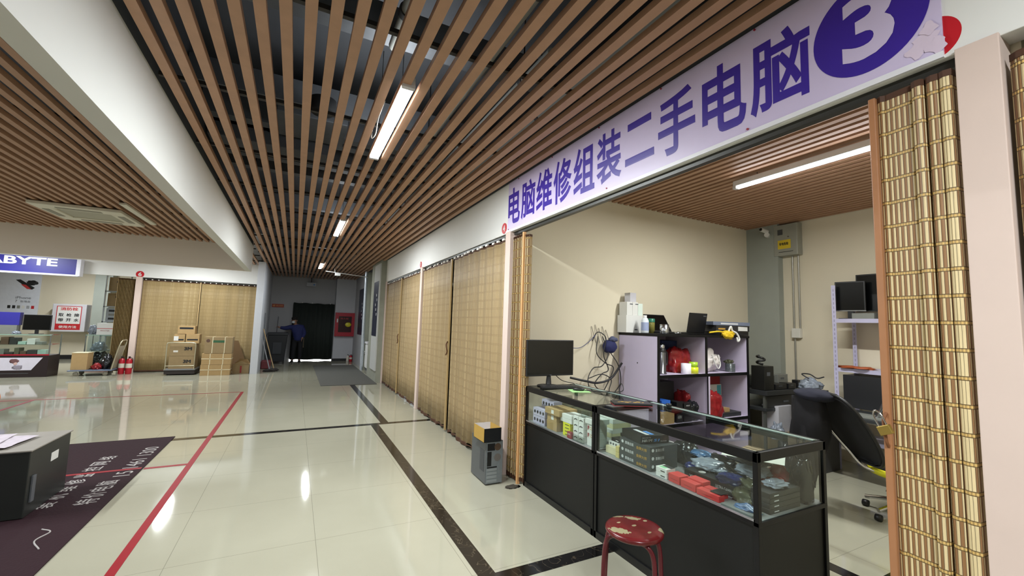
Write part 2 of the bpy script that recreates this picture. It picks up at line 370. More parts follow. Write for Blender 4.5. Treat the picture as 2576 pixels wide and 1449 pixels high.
t = T('air_conditioner', 'white square ceiling air conditioner panel in the left slat ceiling', 'air conditioner', (-3.06, 9.1, 3.16)); ACW = M('ac_white', 'd8d4c4', .45)
b = MB(); q = .53; p_ = .33
for bx in ((-q, q, -q - .05, -p_), (-q, q, p_, q + .05), (-q, -p_, -p_, p_), (p_, q, -p_, p_)): b.box(*bx, 0, .05, ACW)
b.build('panel_frame', t, .008); MB().box(-p_, p_, -p_, p_, .02, .05, M('ac_grille', 'aba898', .6)).build('intake_grille', t)
for k in range(4):
    a = PI / 2 * k; R = Matrix.Rotation(a, 4, 'Z'); MB().box(-.26, .26, -.48, -.40, -.006, .004, M('ac_slot', '8f8c7e', .5), mtx=R).build('air_flap', t)
tag(MB().box(-2.40, -2.31, 7.95, 9.45, 3.185, 3.215, ACW).build('access_panel', bev=.004), 'long narrow white panel beside the ceiling air conditioner', 'panel')

# ================================================================ FLOOR TAPE, MATS
TAPE = M('red_tape', '86141e', .5, spec=.2)
for lab, c in (('long red floor tape running down the corridor from the foreground', (-.93, -.875, -2, 10.76)), ('red floor tape across the left hall at the far corner of the marking', (-9, -.93, 10.72, 10.76)),
               ('short red floor tape joining the long one beside the maroon carpet', (-1.29, -.93, 5.70, 5.75)), ('red floor tape parting off the far left corner of the marking', (-4.1, -4.05, 5.75, 10.72))):
    tag(MB().box(c[0], c[1], c[2], c[3], 0, .0022, TAPE).build('floor_tape'), lab, 'tape')
t = T('carpet_mat', 'maroon carpet mat with white writing under the black box', 'mat', (-2.9, 3.9, 0))
MB().box(-1.6, 1.6, -3.5, 3.15, .0005, .008, M('maroon_pile', '28141a', .8, spec=.2, var=.15, nscale=60, bump=.3)).build('pile', t)
TW = M('mat_white', '9f9a97', .6)
for i, ch in enumerate('特价电脑'):
    text(t, ch, TW, (1.515, .93 + i * .15, .008), (0, 1, 0), (-1, 0, 0), .125, .15, bold=.01)
text(t, '15 1461 1300', TW, (1.55, 1.62, .008), (0, 1, 0), (-1, 0, 0), 1.05, .13)
for i, ch in enumerate('装机维修监控网络'):
    text(t, ch, TW, (1.24 + .0 * i, .95 + i * .19, .008), (0, 1, 0), (-1, 0, 0), .13, .14, bold=.01)
tag(MB().box(-4.4, -1.31, 5.70, 5.75, .0092, .0097, TAPE).build('floor_tape'), 'dull red tape lying across the maroon carpet', 'tape')
MB().tube(curve_pts([(1.48, .15, .009), (1.40, .3, .01), (1.43, .43, .009), (1.36, .50, .01)]), .005, TW, 6).build('swoosh', t)
tag(MB().box(.65, 1.96, 11.17, 16.1, 0.002, .012, M('grey_doormat', '54544f', .95, var=.12, nscale=200, bump=.4)).build('door_mat'), 'dark grey rectangular mat on the floor before the far door', 'mat')

# ================================================================ SIGNS
t = T('shop_banner', 'lilac banner with purple characters above the open shop', 'banner', (2.1, 0, 0))
MB().box(-.006, -.0005, .584, 4.222, 2.675, 3.235, M('banner_lilac', 'cfc3e2', .35, var=.03)).build('banner_sheet', t)
MB().box(-.012, 0, .584, 4.26, 2.652, 2.676, M('banner_edge', 'e4e4ea', .4)).build('edge_strip', t)
PUR = M('purple_print', '3a2596', .4)
cells = [('电', 3.935, 4.215), ('脑', 3.612, 3.908), ('维', 3.292, 3.588), ('修', 2.974, 3.27), ('组', 2.652, 2.946), ('装', 2.335, 2.627), ('二', 2.013, 2.295), ('手', 1.682, 1.977), ('电', 1.355, 1.632), ('脑', 1.035, 1.332)]
for ch, a, c in cells:
    z0, z1 = (2.79, 3.105) if ch == '二' else (2.735, 3.148)
    if ch == '脑': z1 = 3.14
    text(t, ch, PUR, (-.006, c, z0), (0, -1, 0), (0, 0, 1), c - a, z1 - z0, bold=.022, name='character')
# number disc
b = MB(); pts = [(-.0075, .815 + .205 * math.cos(a), 2.935 + .215 * math.sin(a)) for a in [2 * PI * k / 64 for k in range(64)]]
b.quad(pts[::-1], PUR); b.build('number_disc', t)
text(t, '3', M('banner_lilac'), (-.008, .905, 2.785), (0, -1, 0), (0, 0, 1), .185, .30, bold=.03, name='number')
for y, z in ((3.98, 3.22), (3.3, 3.225), (2.6, 3.225), (1.95, 3.225), (1.3, 3.225), (4.2, 2.69), (2.5, 2.69), (1.35, 2.69)):
    MB().cyl((-.012, y, z), (0, y, z), .006, M('pin_red', '9a3040', .4), 8).build('pin', t)
def disc(n, x, y, z, r, ax, lab):
    t = T('number_disc', lab, 'number plate', (x, y, z)); R = M('disc_red', 'c0202c', .35)
    if ax == 'x':
        MB().cyl((-.006, 0, 0), (0, 0, 0), r, R, 40).build('plate', t)
        text(t, n, WCARD, (-.0065, r * .42, -r * .6), (0, -1, 0), (0, 0, 1), r * .84, r * 1.2, name='number', bold=.03)
    else:
        MB().cyl((0, -.006, 0), (0, 0, 0), r, R, 40).build('plate', t)
        text(t, n, WCARD, (-r * .42, -.0065, -r * .6), (1, 0, 0), (0, 0, 1), r * .84, r * 1.2, name='number', bold=.03)
disc('4', 2.1, 4.315, 2.725, .062, 'x', 'red disc with white 4 beside the lilac banner')
disc('5', 2.1, 7.97, 2.72, .06, 'x', 'red disc with white 5 above the corridor post')
disc('6', -3.91, 15, 2.70, .09, 'y', 'red disc with white 6 above the left shop post')
t = T('torn_number_disc', 'big red disc half covered by the banner end', 'number plate', (2.1, .62, 2.74))
MB().cyl((-.0004, -.0, 0), (-.0002, 0, 0), .085, M('disc_red'), 48).build('plate', t)
# torn white film scraps on the banner corner
b = MB()
for k, (y, z, r) in enumerate(((.63, 2.75, .035), (.66, 2.72, .03), (.60, 2.71, .03), (.62, 2.79, .025))):
    b.quad([(2.0925 - k * .0006, y + r * math.cos(a) * (1 + .3 * math.sin(3 * a + k)), z + r * math.sin(a) * (1 + .25 * math.cos(4 * a))) for a in [-2 * PI * i / 18 for i in range(18)]], M('film_scrap', 'd9c9dc', .4))
tag(b.build('peeling_film'), 'pale torn film scraps at the banner end over the red disc', 'film')
t = T('shop_sign', 'blue sign board ending in ABYTE over the left glass counter', 'sign', (-6.5, 14.85, 0))
MB().box(-2.2, 1.38, -.06, .1, 2.56, 2.96, M('sign_blue', '2f2c8c', .4)).build('sign_board', t)
MB().box(-2.2, 1.41, -.07, .1, 2.52, 2.562, M('sign_edge', 'e8e8f2', .4)).build('bottom_trim', t)
MB().box(1.36, 1.44, -.075, .12, 2.53, 2.97, M('sign_edge')).build('end_trim', t)
text(t, 'GIGABYTE', M('sign_white', 'eef0ff', .4), (-1.0, -.061, 2.745), (1, 0, 0), (0, 0, 1), 2.0, .2, bold=.03)

# ================================================================ CURTAINS
def sheet(path, z0, z1, mat, zf=None, u0=0):
    """vertical sheet along a plan path with UVs in metres"""
    me = bpy.data.meshes.new('sheet'); vs = []; fs = []; uv = []; u = u0; us = [u0]
    for a, c in zip(path, path[1:]): u += math.hypot(c[0] - a[0], c[1] - a[1]); us.append(u)
    nz = 6
    for i, (x, y) in enumerate(path):
        zb = z0 + (zf(us[i]) if zf else 0)
        for k in range(nz + 1):
            z = zb + (z1 - zb) * k / nz; vs.append((x, y, z)); uv.append((us[i], z))
    for i in range(len(path) - 1):
        for k in range(nz): a = i * (nz + 1) + k; fs.append((a, a + nz + 1, a + nz + 2, a + 1))
    me.from_pydata(vs, [], fs); l = me.uv_layers.new(name='UVMap')
    for p in me.polygons:
        for li in p.loop_indices: l.data[li].uv = uv[me.loops[li].vertex_index]
        p.use_smooth = len(path) > 40
    me.materials.append(mat); return me
def curtain(name, label, path, z0, z1, mat, hem=True, group=None, hooks=None, zf=None, wallx=None):
    t = T(name, label, 'curtain', (path[0][0], path[0][1], 0), 0, group); ox, oy = path[0]
    p = [(x - ox, y - oy) for x, y in path]
    o = bpy.data.objects.new('woven_sheet', sheet(p, z0 + .035, z1 - .02, mat, zf)); COL.objects.link(o); o.parent = t
    md = o.modifiers.new('solid', 'SOLIDIFY'); md.thickness = .005; md.offset = 0
    HEM = M('brown_hem', '4a2c18', .7)
    for nm, a, c in (('bottom_hem', z0, z0 + .04), ('top_hem', z1 - .025, z1)):
        o = bpy.data.objects.new(nm, sheet(p, a, c, HEM, zf if nm[0] == 'b' else None)); COL.objects.link(o); o.parent = t
        md = o.modifiers.new('solid', 'SOLIDIFY'); md.thickness = .008; md.offset = 0
    if hooks:
        for k in range(hooks):
            q = p[int((k + .5) / hooks * (len(p) - 1))]
            MB().box(q[0] - .012, q[0] + .012, q[1] - .03, q[1] + .03, z1 - .004, z1 + .018, M('hook_white', 'ddd8cc', .4)).build('hook', t)
            MB().cyl((q[0], q[1], z1 + .018), (q[0], q[1], z1 + .024), .004, STEEL, 6).build('hook_stem', t)
    return t
def wave(y0, y1, x0, amp, wl, seed=0, n=None, bulge=0):
    n = n or int(abs(y1 - y0) / .02); out = []
    for i in range(n + 1):
        f = i / n; y = y0 + (y1 - y0) * f
        x = x0 + amp * math.sin(2 * PI * (y / wl) + seed) + amp * .6 * noise.noise(Vector((y * 3, seed, 0))) - bulge * math.sin(PI * f)
        out.append((x, y))
    return out
hz = lambda u: .018 * math.sin(u * 9) + .012 * math.sin(u * 23)
curtain('bamboo_curtain', 'closed bamboo curtain half reaching to the post beside the open shop', wave(4.26, 6.08, 2.115, .012, .21, 1, bulge=.03), .015, 2.585, CURT, hooks=12, zf=hz)
curtain('bamboo_curtain', 'closed bamboo curtain half between post 5 and the meeting poles', wave(6.14, 7.79, 2.115, .012, .23, 2, bulge=.02), .015, 2.585, CURT, hooks=11, zf=hz)
curtain('bamboo_curtain', 'closed bamboo curtain half just beyond post 5', wave(7.94, 9.53, 2.12, .012, .25, 3), .015, 2.585, CURT, hooks=10, zf=hz)
curtain('bamboo_curtain', 'farthest bamboo curtain half beside the concrete pier', wave(9.59, 11.34, 2.12, .012, .24, 4), .015, 2.585, CURT, hooks=10, zf=hz)
curtain('bamboo_curtain', 'bamboo curtain at the right image edge beyond the pink post', wave(-1.6, .43, 2.13, .03, .2, 5), .02, 2.575, BUND, hooks=6)
curtain('bamboo_curtain', 'left half of the closed curtain behind the 3M boxes', [(x, y) for y, x in wave(-3.84, -2.545, 15.05, .012, .26, 6)], .02, 2.56, CURF, hooks=9)
curtain('bamboo_curtain', 'right half of the closed curtain behind the string-tied bundles', [(x, y) for y, x in wave(-2.495, -1.1, 15.05, .014, .3, 7)], .02, 2.56, CURF, hooks=10)
# folded bundle, right foreground: zigzag path
PY = [(2.118, .797), (2.110, .785), (2.120, .774), (2.119, .765), (2.116, .745), (2.114, .72), (2.112, .70), (2.113, .688), (2.15, .685), (2.15, .681), (2.095, .679), (2.088, .668), (2.090, .655), (2.10, .650), (2.18, .648), (2.19, .643), (2.10, .638), (2.094, .625), (2.098, .609), (2.14, .605), (2.10, .602), (2.093, .59), (2.098, .572), (2.15, .568)]
curtain('bamboo_bundle', 'large folded bamboo curtain bundle in the right foreground', PY, .0, 2.6, BUND)
WOODP = M('orange_wood', 'a3714c', .45, var=.1, nscale=14); WOODL = M('pale_wood', 'd3a06a', .45, var=.1, nscale=14)
tag(MB().box(2.098, 2.135, .800, .825, 0.0, 2.6, WOODP).build('curtain_pole', bev=.004), 'orange brown wooden edge pole on the foreground bamboo bundle, holding the padlock', 'pole')
t = T('padlock', 'brass padlock hanging from the foreground curtain pole', 'padlock', (2.065, .812, 1.255), PI / 2)
MB().box(-.022, .022, -.009, .009, -.035, .0, M('brass', 'a8904c', .3, .8)).build('lock_body', t, .003)
MB().tube(curve_pts([(-.013, 0, -.005), (-.013, 0, .04), (.0, 0, .058), (.013, 0, .04), (.013, 0, -.005)]), .003, CHROME, 8).build('shackle', t)
t.rotation_euler = (0, math.radians(25), PI / 2)
tag(MB().tube(curve_pts([(2.1, .813, 1.30), (2.075, .813, 1.27), (2.08, .81, 1.2), (2.1, .81, 1.17)]), .006, M('brown_cord', '7d4f2f', .7), 6).build('cord_loop'), 'brown cord loop on the foreground curtain pole above the padlock', 'cord')
# left bundle at post 4
PL = []
for k in range(26):
    PL.append((2.15 + (.035 if k % 2 else -.035) + .006 * math.sin(k), 4.105 - k * .0085))
curtain('bamboo_bundle', 'folded bamboo curtain bundle against the post behind the PC case', PL, .02, 2.585, BUND)
tag(MB().box(2.10, 2.135, 3.845, 3.872, .0, 2.6, WOODL).build('curtain_pole', bev=.004), 'pale wooden edge pole of the folded bundle beside the glass counter', 'pole')
curtain('bamboo_bundle', 'narrow bamboo folds between the pale pole and the glass counter', [(2.12, 3.838), (2.17, 3.82), (2.135, 3.812), (2.18, 3.80), (2.14, 3.79)], .03, 2.57, BUND)
for lab, x, y0, ax in (('brown pole pair where the curtain beside the open shop meets', 2.09, 6.11, 'y'), ('brown pole pair where the curtain beyond post 5 meets', 2.095, 9.56, 'y')):
    tag(MB().box(x - .01, x + .012, y0 - .022, y0 + .022, .02, 2.59, M('meeting_pole', 'a88e60', .5)).build('curtain_pole'), lab, 'pole')
    tag(MB().tube(curve_pts([(x - .014, y0, 1.33), (x - .03, y0 + .01, 1.28), (x - .03, y0 - .015, 1.22), (x - .018, y0, 1.17), (x - .03, y0 + .02, 1.12)]), .01, M('brown_rope', '5c3b22', .8), 6).build('tie_cord'), lab.replace('brown pole pair where', 'brown tie cord knotted where'), 'cord')
t = MB().box(-2.535, -2.505, 15.0, 15.03, .02, 2.57, M('meeting_pole')); tag(t.build('curtain_pole'), 'brown pole where the curtain behind the stacked boxes meets', 'pole')
PB = [(-4.36 + k * .015, 15.06 + (.05 if k % 2 else -.03)) for k in range(26)]
curtain('bamboo_bundle', 'folded bamboo bundle left of post 6', PB, .05, 2.56, CURF)
for lab, bx in (('dark curtain rail along the top of the open shop front', (2.13, 2.17, .56, 4.12, 2.615, 2.65)), ('dark curtain rail above the closed curtains of the corridor', (2.12, 2.16, 4.26, 7.8, 2.62, 2.65)),
                ('dark curtain rail above the farthest corridor curtain', (2.12, 2.16, 7.94, 11.34, 2.62, 2.65)), ('dark curtain rail under the left fascia', (-3.84, -1.06, 15.04, 15.08, 2.585, 2.62))):
    tag(MB().box(*bx, M('rail_dark', '3b3b38', .4, .5)).build('curtain_rail'), lab, 'rail')


# ================================================================ OPEN SHOP: GLASS COUNTER
def glass_case(label, y0, y1, x0=2.15, x1=2.79, H=.985, zf=.64, end=True):
    t = T('glass_counter', label, 'display case', (x0, y0, 0)); D = x1 - x0; Ly = y1 - y0; q = .028
    MB().box(.012, D - .012, .012, Ly - .012, .05, zf - .02, BLK2).build('cabinet_body', t, .002)
    MB().box(.0, D, .0, Ly, 0, .05, M('plinth', '111112', .3)).build('plinth', t)
    MB().box(.008, D - .008, .008, Ly - .008, zf - .02, zf, M('case_floor', '8d8f90', .3)).build('case_floor', t)
    for px in (0, D - q):
        for py in (0, Ly - q): MB().box(px, px + q, py, py + q, 0.0, H - .01, BLK).build('post', t, .002)
    for nm, bx in (('top_rail', (0, D, 0, q, H - .05, H)), ('top_rail', (0, D, Ly - q, Ly, H - .05, H)), ('top_rail', (0, q, 0, Ly, H - .052, H)), ('top_rail', (D - q, D, 0, Ly, H - .052, H)),
                   ('middle_rail', (0, .012, 0, Ly, zf - .025, zf)), ('middle_rail', (0, D, -.001, .012, zf - .025, zf))):
        MB().box(*bx, BLK).build(nm, t, .003)
    MB().box(.0, .003, .02, Ly - .02, zf - .002, zf + .01, M('alu_strip', 'b8bcc4', .25, .9)).build('metal_strip', t)
    MB().box(.006, .011, q, Ly - q, zf, H - .05, GLASS).build('front_glass', t)
    MB().box(q, D - q, .008, .013, zf, H - .05, GLASS).build('end_glass', t)
    MB().box(q * .5, D - q * .5, q * .5, Ly - q * .5, H - .006, H, GLASS).build('top_glass', t)
    MB().box(D - .075, D - .045, q, Ly - q, H + .0005, H + .004, M('strip_glass', '8fa39b', .1)).build('edge_strip', t)
    return t
glass_case('black glass display counter in front, with mainboard boxes inside', 1.372, 2.68)
glass_case('black glass display counter at the bamboo bundle, with the monitor on top', 2.69, 3.80)
ZC = .641
def item(name, label, cat, x0, x1, y0, y1, z, h, m, rz=0, group=None, bev=.0015):
    t = T(name, label, cat, ((x0 + x1) / 2, (y0 + y1) / 2, z), rz, group)
    MB().box(-(x1 - x0) / 2, (x1 - x0) / 2, -(y1 - y0) / 2, (y1 - y0) / 2, 0, h, m).build('carton', t, bev)
    t['w'] = 0; del t['w']; return t, (x1 - x0) / 2, (y1 - y0) / 2
NX = ((0, -1, 0), (0, 0, 1))       # text on a face looking to -x
NY = ((1, 0, 0), (0, 0, 1))        # text on a face looking to -y
# --- left bay (far one)
for k in range(3):
    t, a, c = item('earphone_box', ('lilac box with dark earphone pictures, lowest of its stack', 'lilac box with dark earphone pictures, middle of its stack', 'lilac box with dark earphone pictures set back on top at the far corner')[k], 'box', 2.2 if k < 2 else 2.3, 2.30 if k < 2 else 2.4, 3.50, 3.72, ZC + .0 + k * .075, .072, M('lilac_card', 'b9b3c9', .4))
    for j in range(4): MB().lathe([(0, 0), (.016, 0), (.016, .001), (0, .001)], (-a - .001, -.08 + j * .052, .036), INK, 12, 'x').build('picture', t)
for k, (x, w, y, d, z, h) in enumerate(((2.27, .16, 3.36, .17, 0, .085), (2.27, .16, 3.36, .16, .086, .06), (2.27, .2, 3.33, .24, .147, .055))):
    t, a, c = item('brown_carton', ('brown carton at the bottom of the stack in the far glass bay', 'brown carton in the middle of the stack in the far glass bay', 'brown carton with white sticker on top in the far glass bay')[k], 'box', x - w / 2, x + w / 2, y - d / 2, y + d / 2, ZC + z, h, CARD)
    if k: MB().box(-a - .001, -a, -.03, .01, .01, h - .012, WCARD).build('sticker', t)
for k in range(2):
    t, a, c = item('white_box', ('flat white box directly on the yellow boxes', 'flat white box on top of the other above the yellow boxes')[k], 'box', 2.2, 2.34, 3.06, 3.23, ZC + .113 + k * .036, .035, WCARD)
for k in range(4):
    t, a, c = item('yellow_box', ('lowest of the four small yellow boxes', 'second small yellow box from the bottom', 'third small yellow box from the bottom', 'topmost small yellow box under the white boxes')[k], 'box', 2.2, 2.27, 3.08 + .005 * (k % 2), 3.19, ZC + k * .028, .0275, YEL, group='yellow boxes in the glass counter')
    MB().box(-a - .0008, -a, -.04, .02, .008, .014, INK).build('printed_line', t)
for j in range(2):
    for k in range(4):
        t, a, c = item('hook_box', 'white box with a dark hook picture, column %s, %s' % (('nearer the yellow boxes', 'nearer the red letter boxes')[j], ('bottom', 'second from bottom', 'second from top', 'top')[k]), 'box', 2.2, 2.30, 2.965 - j * .075, 3.035 - j * .075, ZC + k * .05, .0492, WCARD, group='white boxes with hook pictures')
        MB().tube([(-a - .001, .02, .02), (-a - .001, .0, .028), (-a - .001, -.022, .022)], .0035, INK, 6).build('picture', t)
t, a, c = item('red_box', 'small dark red box at the glass beside the yellow boxes', 'box', 2.175, 2.197, 3.03, 3.09, ZC, .055, M('dark_red', '8e2a30', .4))
text(t, 'GIFE', WCARD, (-a - .001, .02, .03), *NX, .04, .012)
for k in range(3):
    t, a, c = item('lettered_box', ('white box at the bottom below the red letter F boxes', 'white and cream box with red F, lower one', 'white and cream box with red F, upper one under the lid box')[k], 'box', 2.2, 2.32, 2.735, 2.84, ZC + k * .058, .057, WCARD)
    if k: 
        text(t, 'F', M('dark_red'), (-a - .001, .045, .008), *NX, .022, .034, bold=.05)
        MB().box(-a - .0008, -a, -.045, .015, .014, .018, M('gold_line', 'b8924c', .4)).box(-a - .0008, -a, -.045, .015, .03, .034, M('gold_line')).build('printed_line', t)
item('white_box', 'flat white lid box resting on the red letter F boxes', 'box', 2.19, 2.34, 2.73, 2.855, ZC + .175, .04, WCARD)
item('clear_box', 'clear plastic box leaning at the glass below the hook boxes', 'box', 2.166, 2.19, 2.86, 3.0, ZC, .05, mat_glass('clear_plastic', (.8, .82, .8, 1)))
t = T('glass_cup', 'small clear glass cup upside down above the white boxes', 'cup', (2.25, 2.93, ZC + .2005))
MB().lathe([(.04, 0), (.04, .002), (.036, .045), (.02, .055), (.0, .055)], (0, 0, 0), mat_glass('cup_glass', (.85, .9, .9, 1), 1.6)).build('bowl', t)
MB().lathe([(.012, .055), (.022, .066), (0, .067)], (0, 0, 0), _M['clear_glass'] if 'clear_glass' in _M else GLASS).build('foot', t)
for k in range(6):
    item('dark_carton', 'dark carton at the back of the far glass bay, %s' % ('far corner bottom', 'far corner middle', 'far corner top', 'second column bottom', 'second column middle', 'second column top')[k], 'box', 2.45, 2.68, 3.45 - (k // 3) * .28, 3.68 - (k // 3) * .28, ZC + (k % 3) * .061, .06, (M('brown_card', '5d4332', .6), DARK, M('olive_card', '5a5742', .6))[k % 3])
for k in range(5):
    item('pale_carton', 'pale carton at the back behind the white boxes, %s' % ('lowest', 'second', 'third', 'fourth', 'highest')[k], 'box', 2.42, 2.62, 2.78, 3.02, ZC + k * .04, .039, (WCARD, M('cream_card', 'd6cda6', .5))[k % 2])
# --- right bay (front one)
t, a, c = item('camera_box', 'small white box with grey dots at the divider of the front bay', 'box', 2.24, 2.33, 2.50, 2.62, ZC + .055, .035, WCARD)
for j in range(3): MB().lathe([(0, 0), (.009, 0), (.009, .001), (0, .001)], (-a - .001, .035 - j * .03, .018), M('grey_print', '55585c'), 12, 'x').build('picture', t)
item('clear_box', 'clear cream box under the white dotted box', 'box', 2.22, 2.34, 2.50, 2.63, ZC, .054, M('cream_card'))
for k in range(2):
    t, a, c = item('gold_box', ('cream gold box on the case floor beside the dark stack', 'cream gold box stacked on the other beside the dark stack')[k], 'box', 2.2, 2.28, 2.458, 2.495, ZC + k * .042, .04, M('gold_card', 'c9b878', .4))
for k in range(3):
    t, a, c = item('black_carton', ('black box lying on the dotted box', 'black box second above the dotted box', 'black box standing behind the dotted box')[k], 'box', 2.25 + k * .09, 2.33 + k * .1, 2.50, 2.60, ZC + (.091 + k * .026 if k < 2 else 0), .025 if k < 2 else .14, BLKP)
    MB().box(-a - .0008, -a, -.03, .0, .008, .014, WCARD).build('printed_line', t)
MBX = M('mainboard_card', '3c4042', .4, var=.1)
for k in range(3):
    t, a, c = item('mainboard_box', ('dark grey mainboard box at the bottom of the stack of three', 'dark grey mainboard box in the middle of the stack of three', 'dark grey mainboard box topmost of the stack of three')[k], 'box', 2.2, 2.46, 2.15, 2.45, ZC + k * .0535, .053, MBX)
    text(t, '影驰主板', M('card_white', 'c8cacc', .5), (-a - .001, .09, .018), *NX, .085, .022, bold=.02)
    text(t, '金牌大师', M('card_gold', 'b08a3c', .5), (-a - .001, -.02, .012), *NX, .10, .022, bold=.02)
    text(t, '影驰主板', M('card_white'), (-.08, -c - .001, .018), *NY, .08, .02, bold=.01)
    MB().lathe([(0, 0), (.012, 0), (.012, .001), (0, .001)], (-a - .001, .12, .03), M('card_white'), 6, 'x').build('shield_mark', t)
    MB().lathe([(0, 0), (.012, 0), (.012, .001), (0, .001)], (-.105, -c - .001, .03), M('card_white'), 6, 'y').build('shield_mark', t)
t = T('mainboard_box', 'black GIGABYTE H81M mainboard box on top of the dark grey stack', 'box', (2.33, 2.33, ZC + .1606), math.radians(-10))
MB().box(-.115, .115, -.12, .12, 0, .056, M('black_card', '1b1c1e', .35)).build('carton', t, .0015)
text(t, 'GIGABYTE', M('card_white'), (-.105, -.121, .038), *NY, .07, .009)
text(t, 'H81M', M('card_white'), (-.108, -.121, .014), *NY, .085, .018, shear=.2, bold=.02)
text(t, 'S1', M('card_blue', '4f86c9', .5), (-.012, -.121, .014), *NY, .05, .018, shear=.2, bold=.02)
MB().box(-.06, -.03, -.1, .06, .0562, .057, M('card_white')).build('top_print', t); MB().box(-.02, .01, -.1, .0, .0562, .057, M('card_blue')).build('top_print', t)
text(t, 'Ultra Durable', M('card_white'), (.045, -.121, .012), *NY, .05, .007)
for k in range(2):
    t, a, c = item('white_green_box', ('white box with black print, lower of the pair beside the red boxes', 'white box with green lid print, upper of the pair beside the red boxes')[k], 'box', 2.19, 2.27, 2.0, 2.09, ZC + k * .031, .03, WCARD)
    MB().box(-a - .0008, -a, -.03, .005, .008, .014, INK).build('printed_line', t)
    if k: MB().box(-.03, .0, -.02, .03, .0302, .031, M('green_print', '8fc79a', .5)).box(.0, .04, -.045, .03, .0302, .0312, INK).build('lid_print', t)
for k, (x0, x1, y0, y1, z, h) in enumerate(((2.19, 2.27, 1.895, 1.985, 0, .05), (2.185, 2.235, 1.775, 1.885, 0, .045), (2.24, 2.31, 1.77, 1.88, 0, .052), (2.18, 2.23, 1.62, 1.765, 0, .035), (2.24, 2.29, 1.64, 1.76, 0, .035))):
    t, a, c = item('red_box', 'red box in the front glass bay, %s' % ('thickest, next to the white box pair', 'at the glass in the middle of the row', 'behind the middle one of the row', 'at the glass nearest the corner post', 'behind the one nearest the corner post')[k], 'box', x0, x1, y0, y1, ZC + z, h, M('coral_card', 'c43d3c', .4), rz=.03 * (k - 2))
    MB().box(-a - .0008, -a, -.03, .03, h * .4, h * .45, M('dark_red')).build('printed_line', t)
t, a, c = item('headset_box', 'long black headset box with white lettering behind the red boxes', 'box', 2.33, 2.42, 1.58, 1.98, ZC, .062, M('black_card'))
text(t, 'XNOVO', M('card_white'), (-a - .001, .16, .02), *NX, .12, .02); text(t, 'ULTRA GAMING', M('card_white'), (-a - .001, -.03, .02), *NX, .12, .02)
for k in range(2): MB().lathe([(0, 0), (.022, 0), (.022, .001), (.0, .001)], (0.0, .1 - k * .16, .062), WCARD, 20).build('round_print', t)
BAGC = [('25306b', 'blue'), ('7d8590', 'silver'), ('17191d', 'black'), ('4e503c', 'olive'), ('8c2023', 'red'), ('466a92', 'sky blue')]
def bag(label, x, y, z, sx, sy, sz, k, seed, name='parts_bag', cat='bag', rough=.22, boxy=0):
    c, n = BAGC[k]
    o = MB().blob((0, 0, 0), (sx, sy, sz), M('bag_' + n.replace(' ', '_'), c, rough, var=.5, nscale=25), seed, .2 if boxy else .35, 2.4, 4, flat=-sz * .5, boxy=boxy).build(name, loc=(x, y, z + sz * .5))
    return tag(o, label, cat)
bag('crumpled blue parts bag beside the mainboard stack', 2.50, 2.02, ZC, .06, .08, .04, 0, 1)
bag('silver anti-static bag lying on the headset box', 2.47, 1.84, ZC + .07, .05, .07, .015, 1, 2)
bag('sky blue and white bag at the glass near the corner post', 2.24, 1.49, ZC, .045, .06, .02, 5, 3)
bag('black parts bag in the middle of the front bay', 2.52, 1.80, ZC, .09, .12, .06, 2, 4)
bag('olive parts bag behind the corner post', 2.44, 1.60, ZC, .055, .06, .07, 3, 5)
bag('red and black bag at the back corner of the front bay', 2.68, 1.58, ZC, .06, .1, .09, 4, 6)
bag('silver bag with blue patch on the black cartons near the end glass', 2.45, 1.46, ZC + .112, .07, .05, .02, 1, 7)
bag('dark plastic bag heap along the back of the front bay', 2.66, 1.95, ZC, .08, .14, .07, 2, 8)
for k in range(4):
    t, a, c = item('black_carton', 'black carton at the end glass, %s' % ('lowest', 'second', 'third', 'topmost')[k], 'box', 2.30, 2.58, 1.405, 1.51, ZC + k * .027, .026, M('black_card'), group='black cartons at the end glass')
    MB().box(-.10, -.06, -c - .0008, -c, .008, .013, M('card_white')).build('printed_line', t)
for k, (x, y, z, sx, sy, sz, c, lab) in enumerate(((2.60, 2.20, 0, .06, .09, .10, 2, 'black pouch against the back glass beside the mainboard stack'), (2.56, 1.66, .10, .09, .08, .03, 1, 'silver pouch on top of the black bags in the front bay'), (2.40, 1.70, .06, .07, .07, .025, 0, 'dark blue pouch on the headset box end'),
        (2.62, 1.74, .14, .08, .12, .03, 2, 'flat black pouch on the bag heap at the back'), (2.48, 1.92, .07, .08, .09, .03, 1, 'silver and blue pouch above the headset box'), (2.68, 1.45, 0, .06, .05, .16, 2, 'tall black pouch in the end glass corner'), (2.60, 2.06, .09, .05, .07, .02, 5, 'sky blue pouch near the back of the front bay'), (2.34, 1.56, 0, .05, .07, .05, 3, 'olive pouch at the glass between the red boxes and corner'))):
    bag(lab, x, y, ZC + z, sx, sy, sz, c, 70 + k, boxy=3)
tag(MB().box(-.11, .11, -.16, .16, 0, .0015, M('paper', 'dcdcd4', .7)).build('paper_sheet', loc=(2.50, 1.62, ZC + .225), rz=.5), 'white paper sheet lying on the goods under the top glass', 'paper')
tag(MB().box(-.07, .07, -.12, .12, 0, .004, M('beige_card', 'b59a7c', .7)).build('card_sheet', loc=(2.66, 1.66, ZC + .215), rz=.2), 'beige card beside the white sheet under the top glass', 'card')
item('drive_case', 'grey flat drive tray near the corner post', 'box', 2.17, 2.27, 1.42, 1.60, ZC, .012, M('tray_grey', '6f7370', .4)); 
item('flat_card', 'thin dark card in the front glass corner', 'box', 2.2, 2.29, 1.62, 1.69, ZC + .036, .006, BLKP)
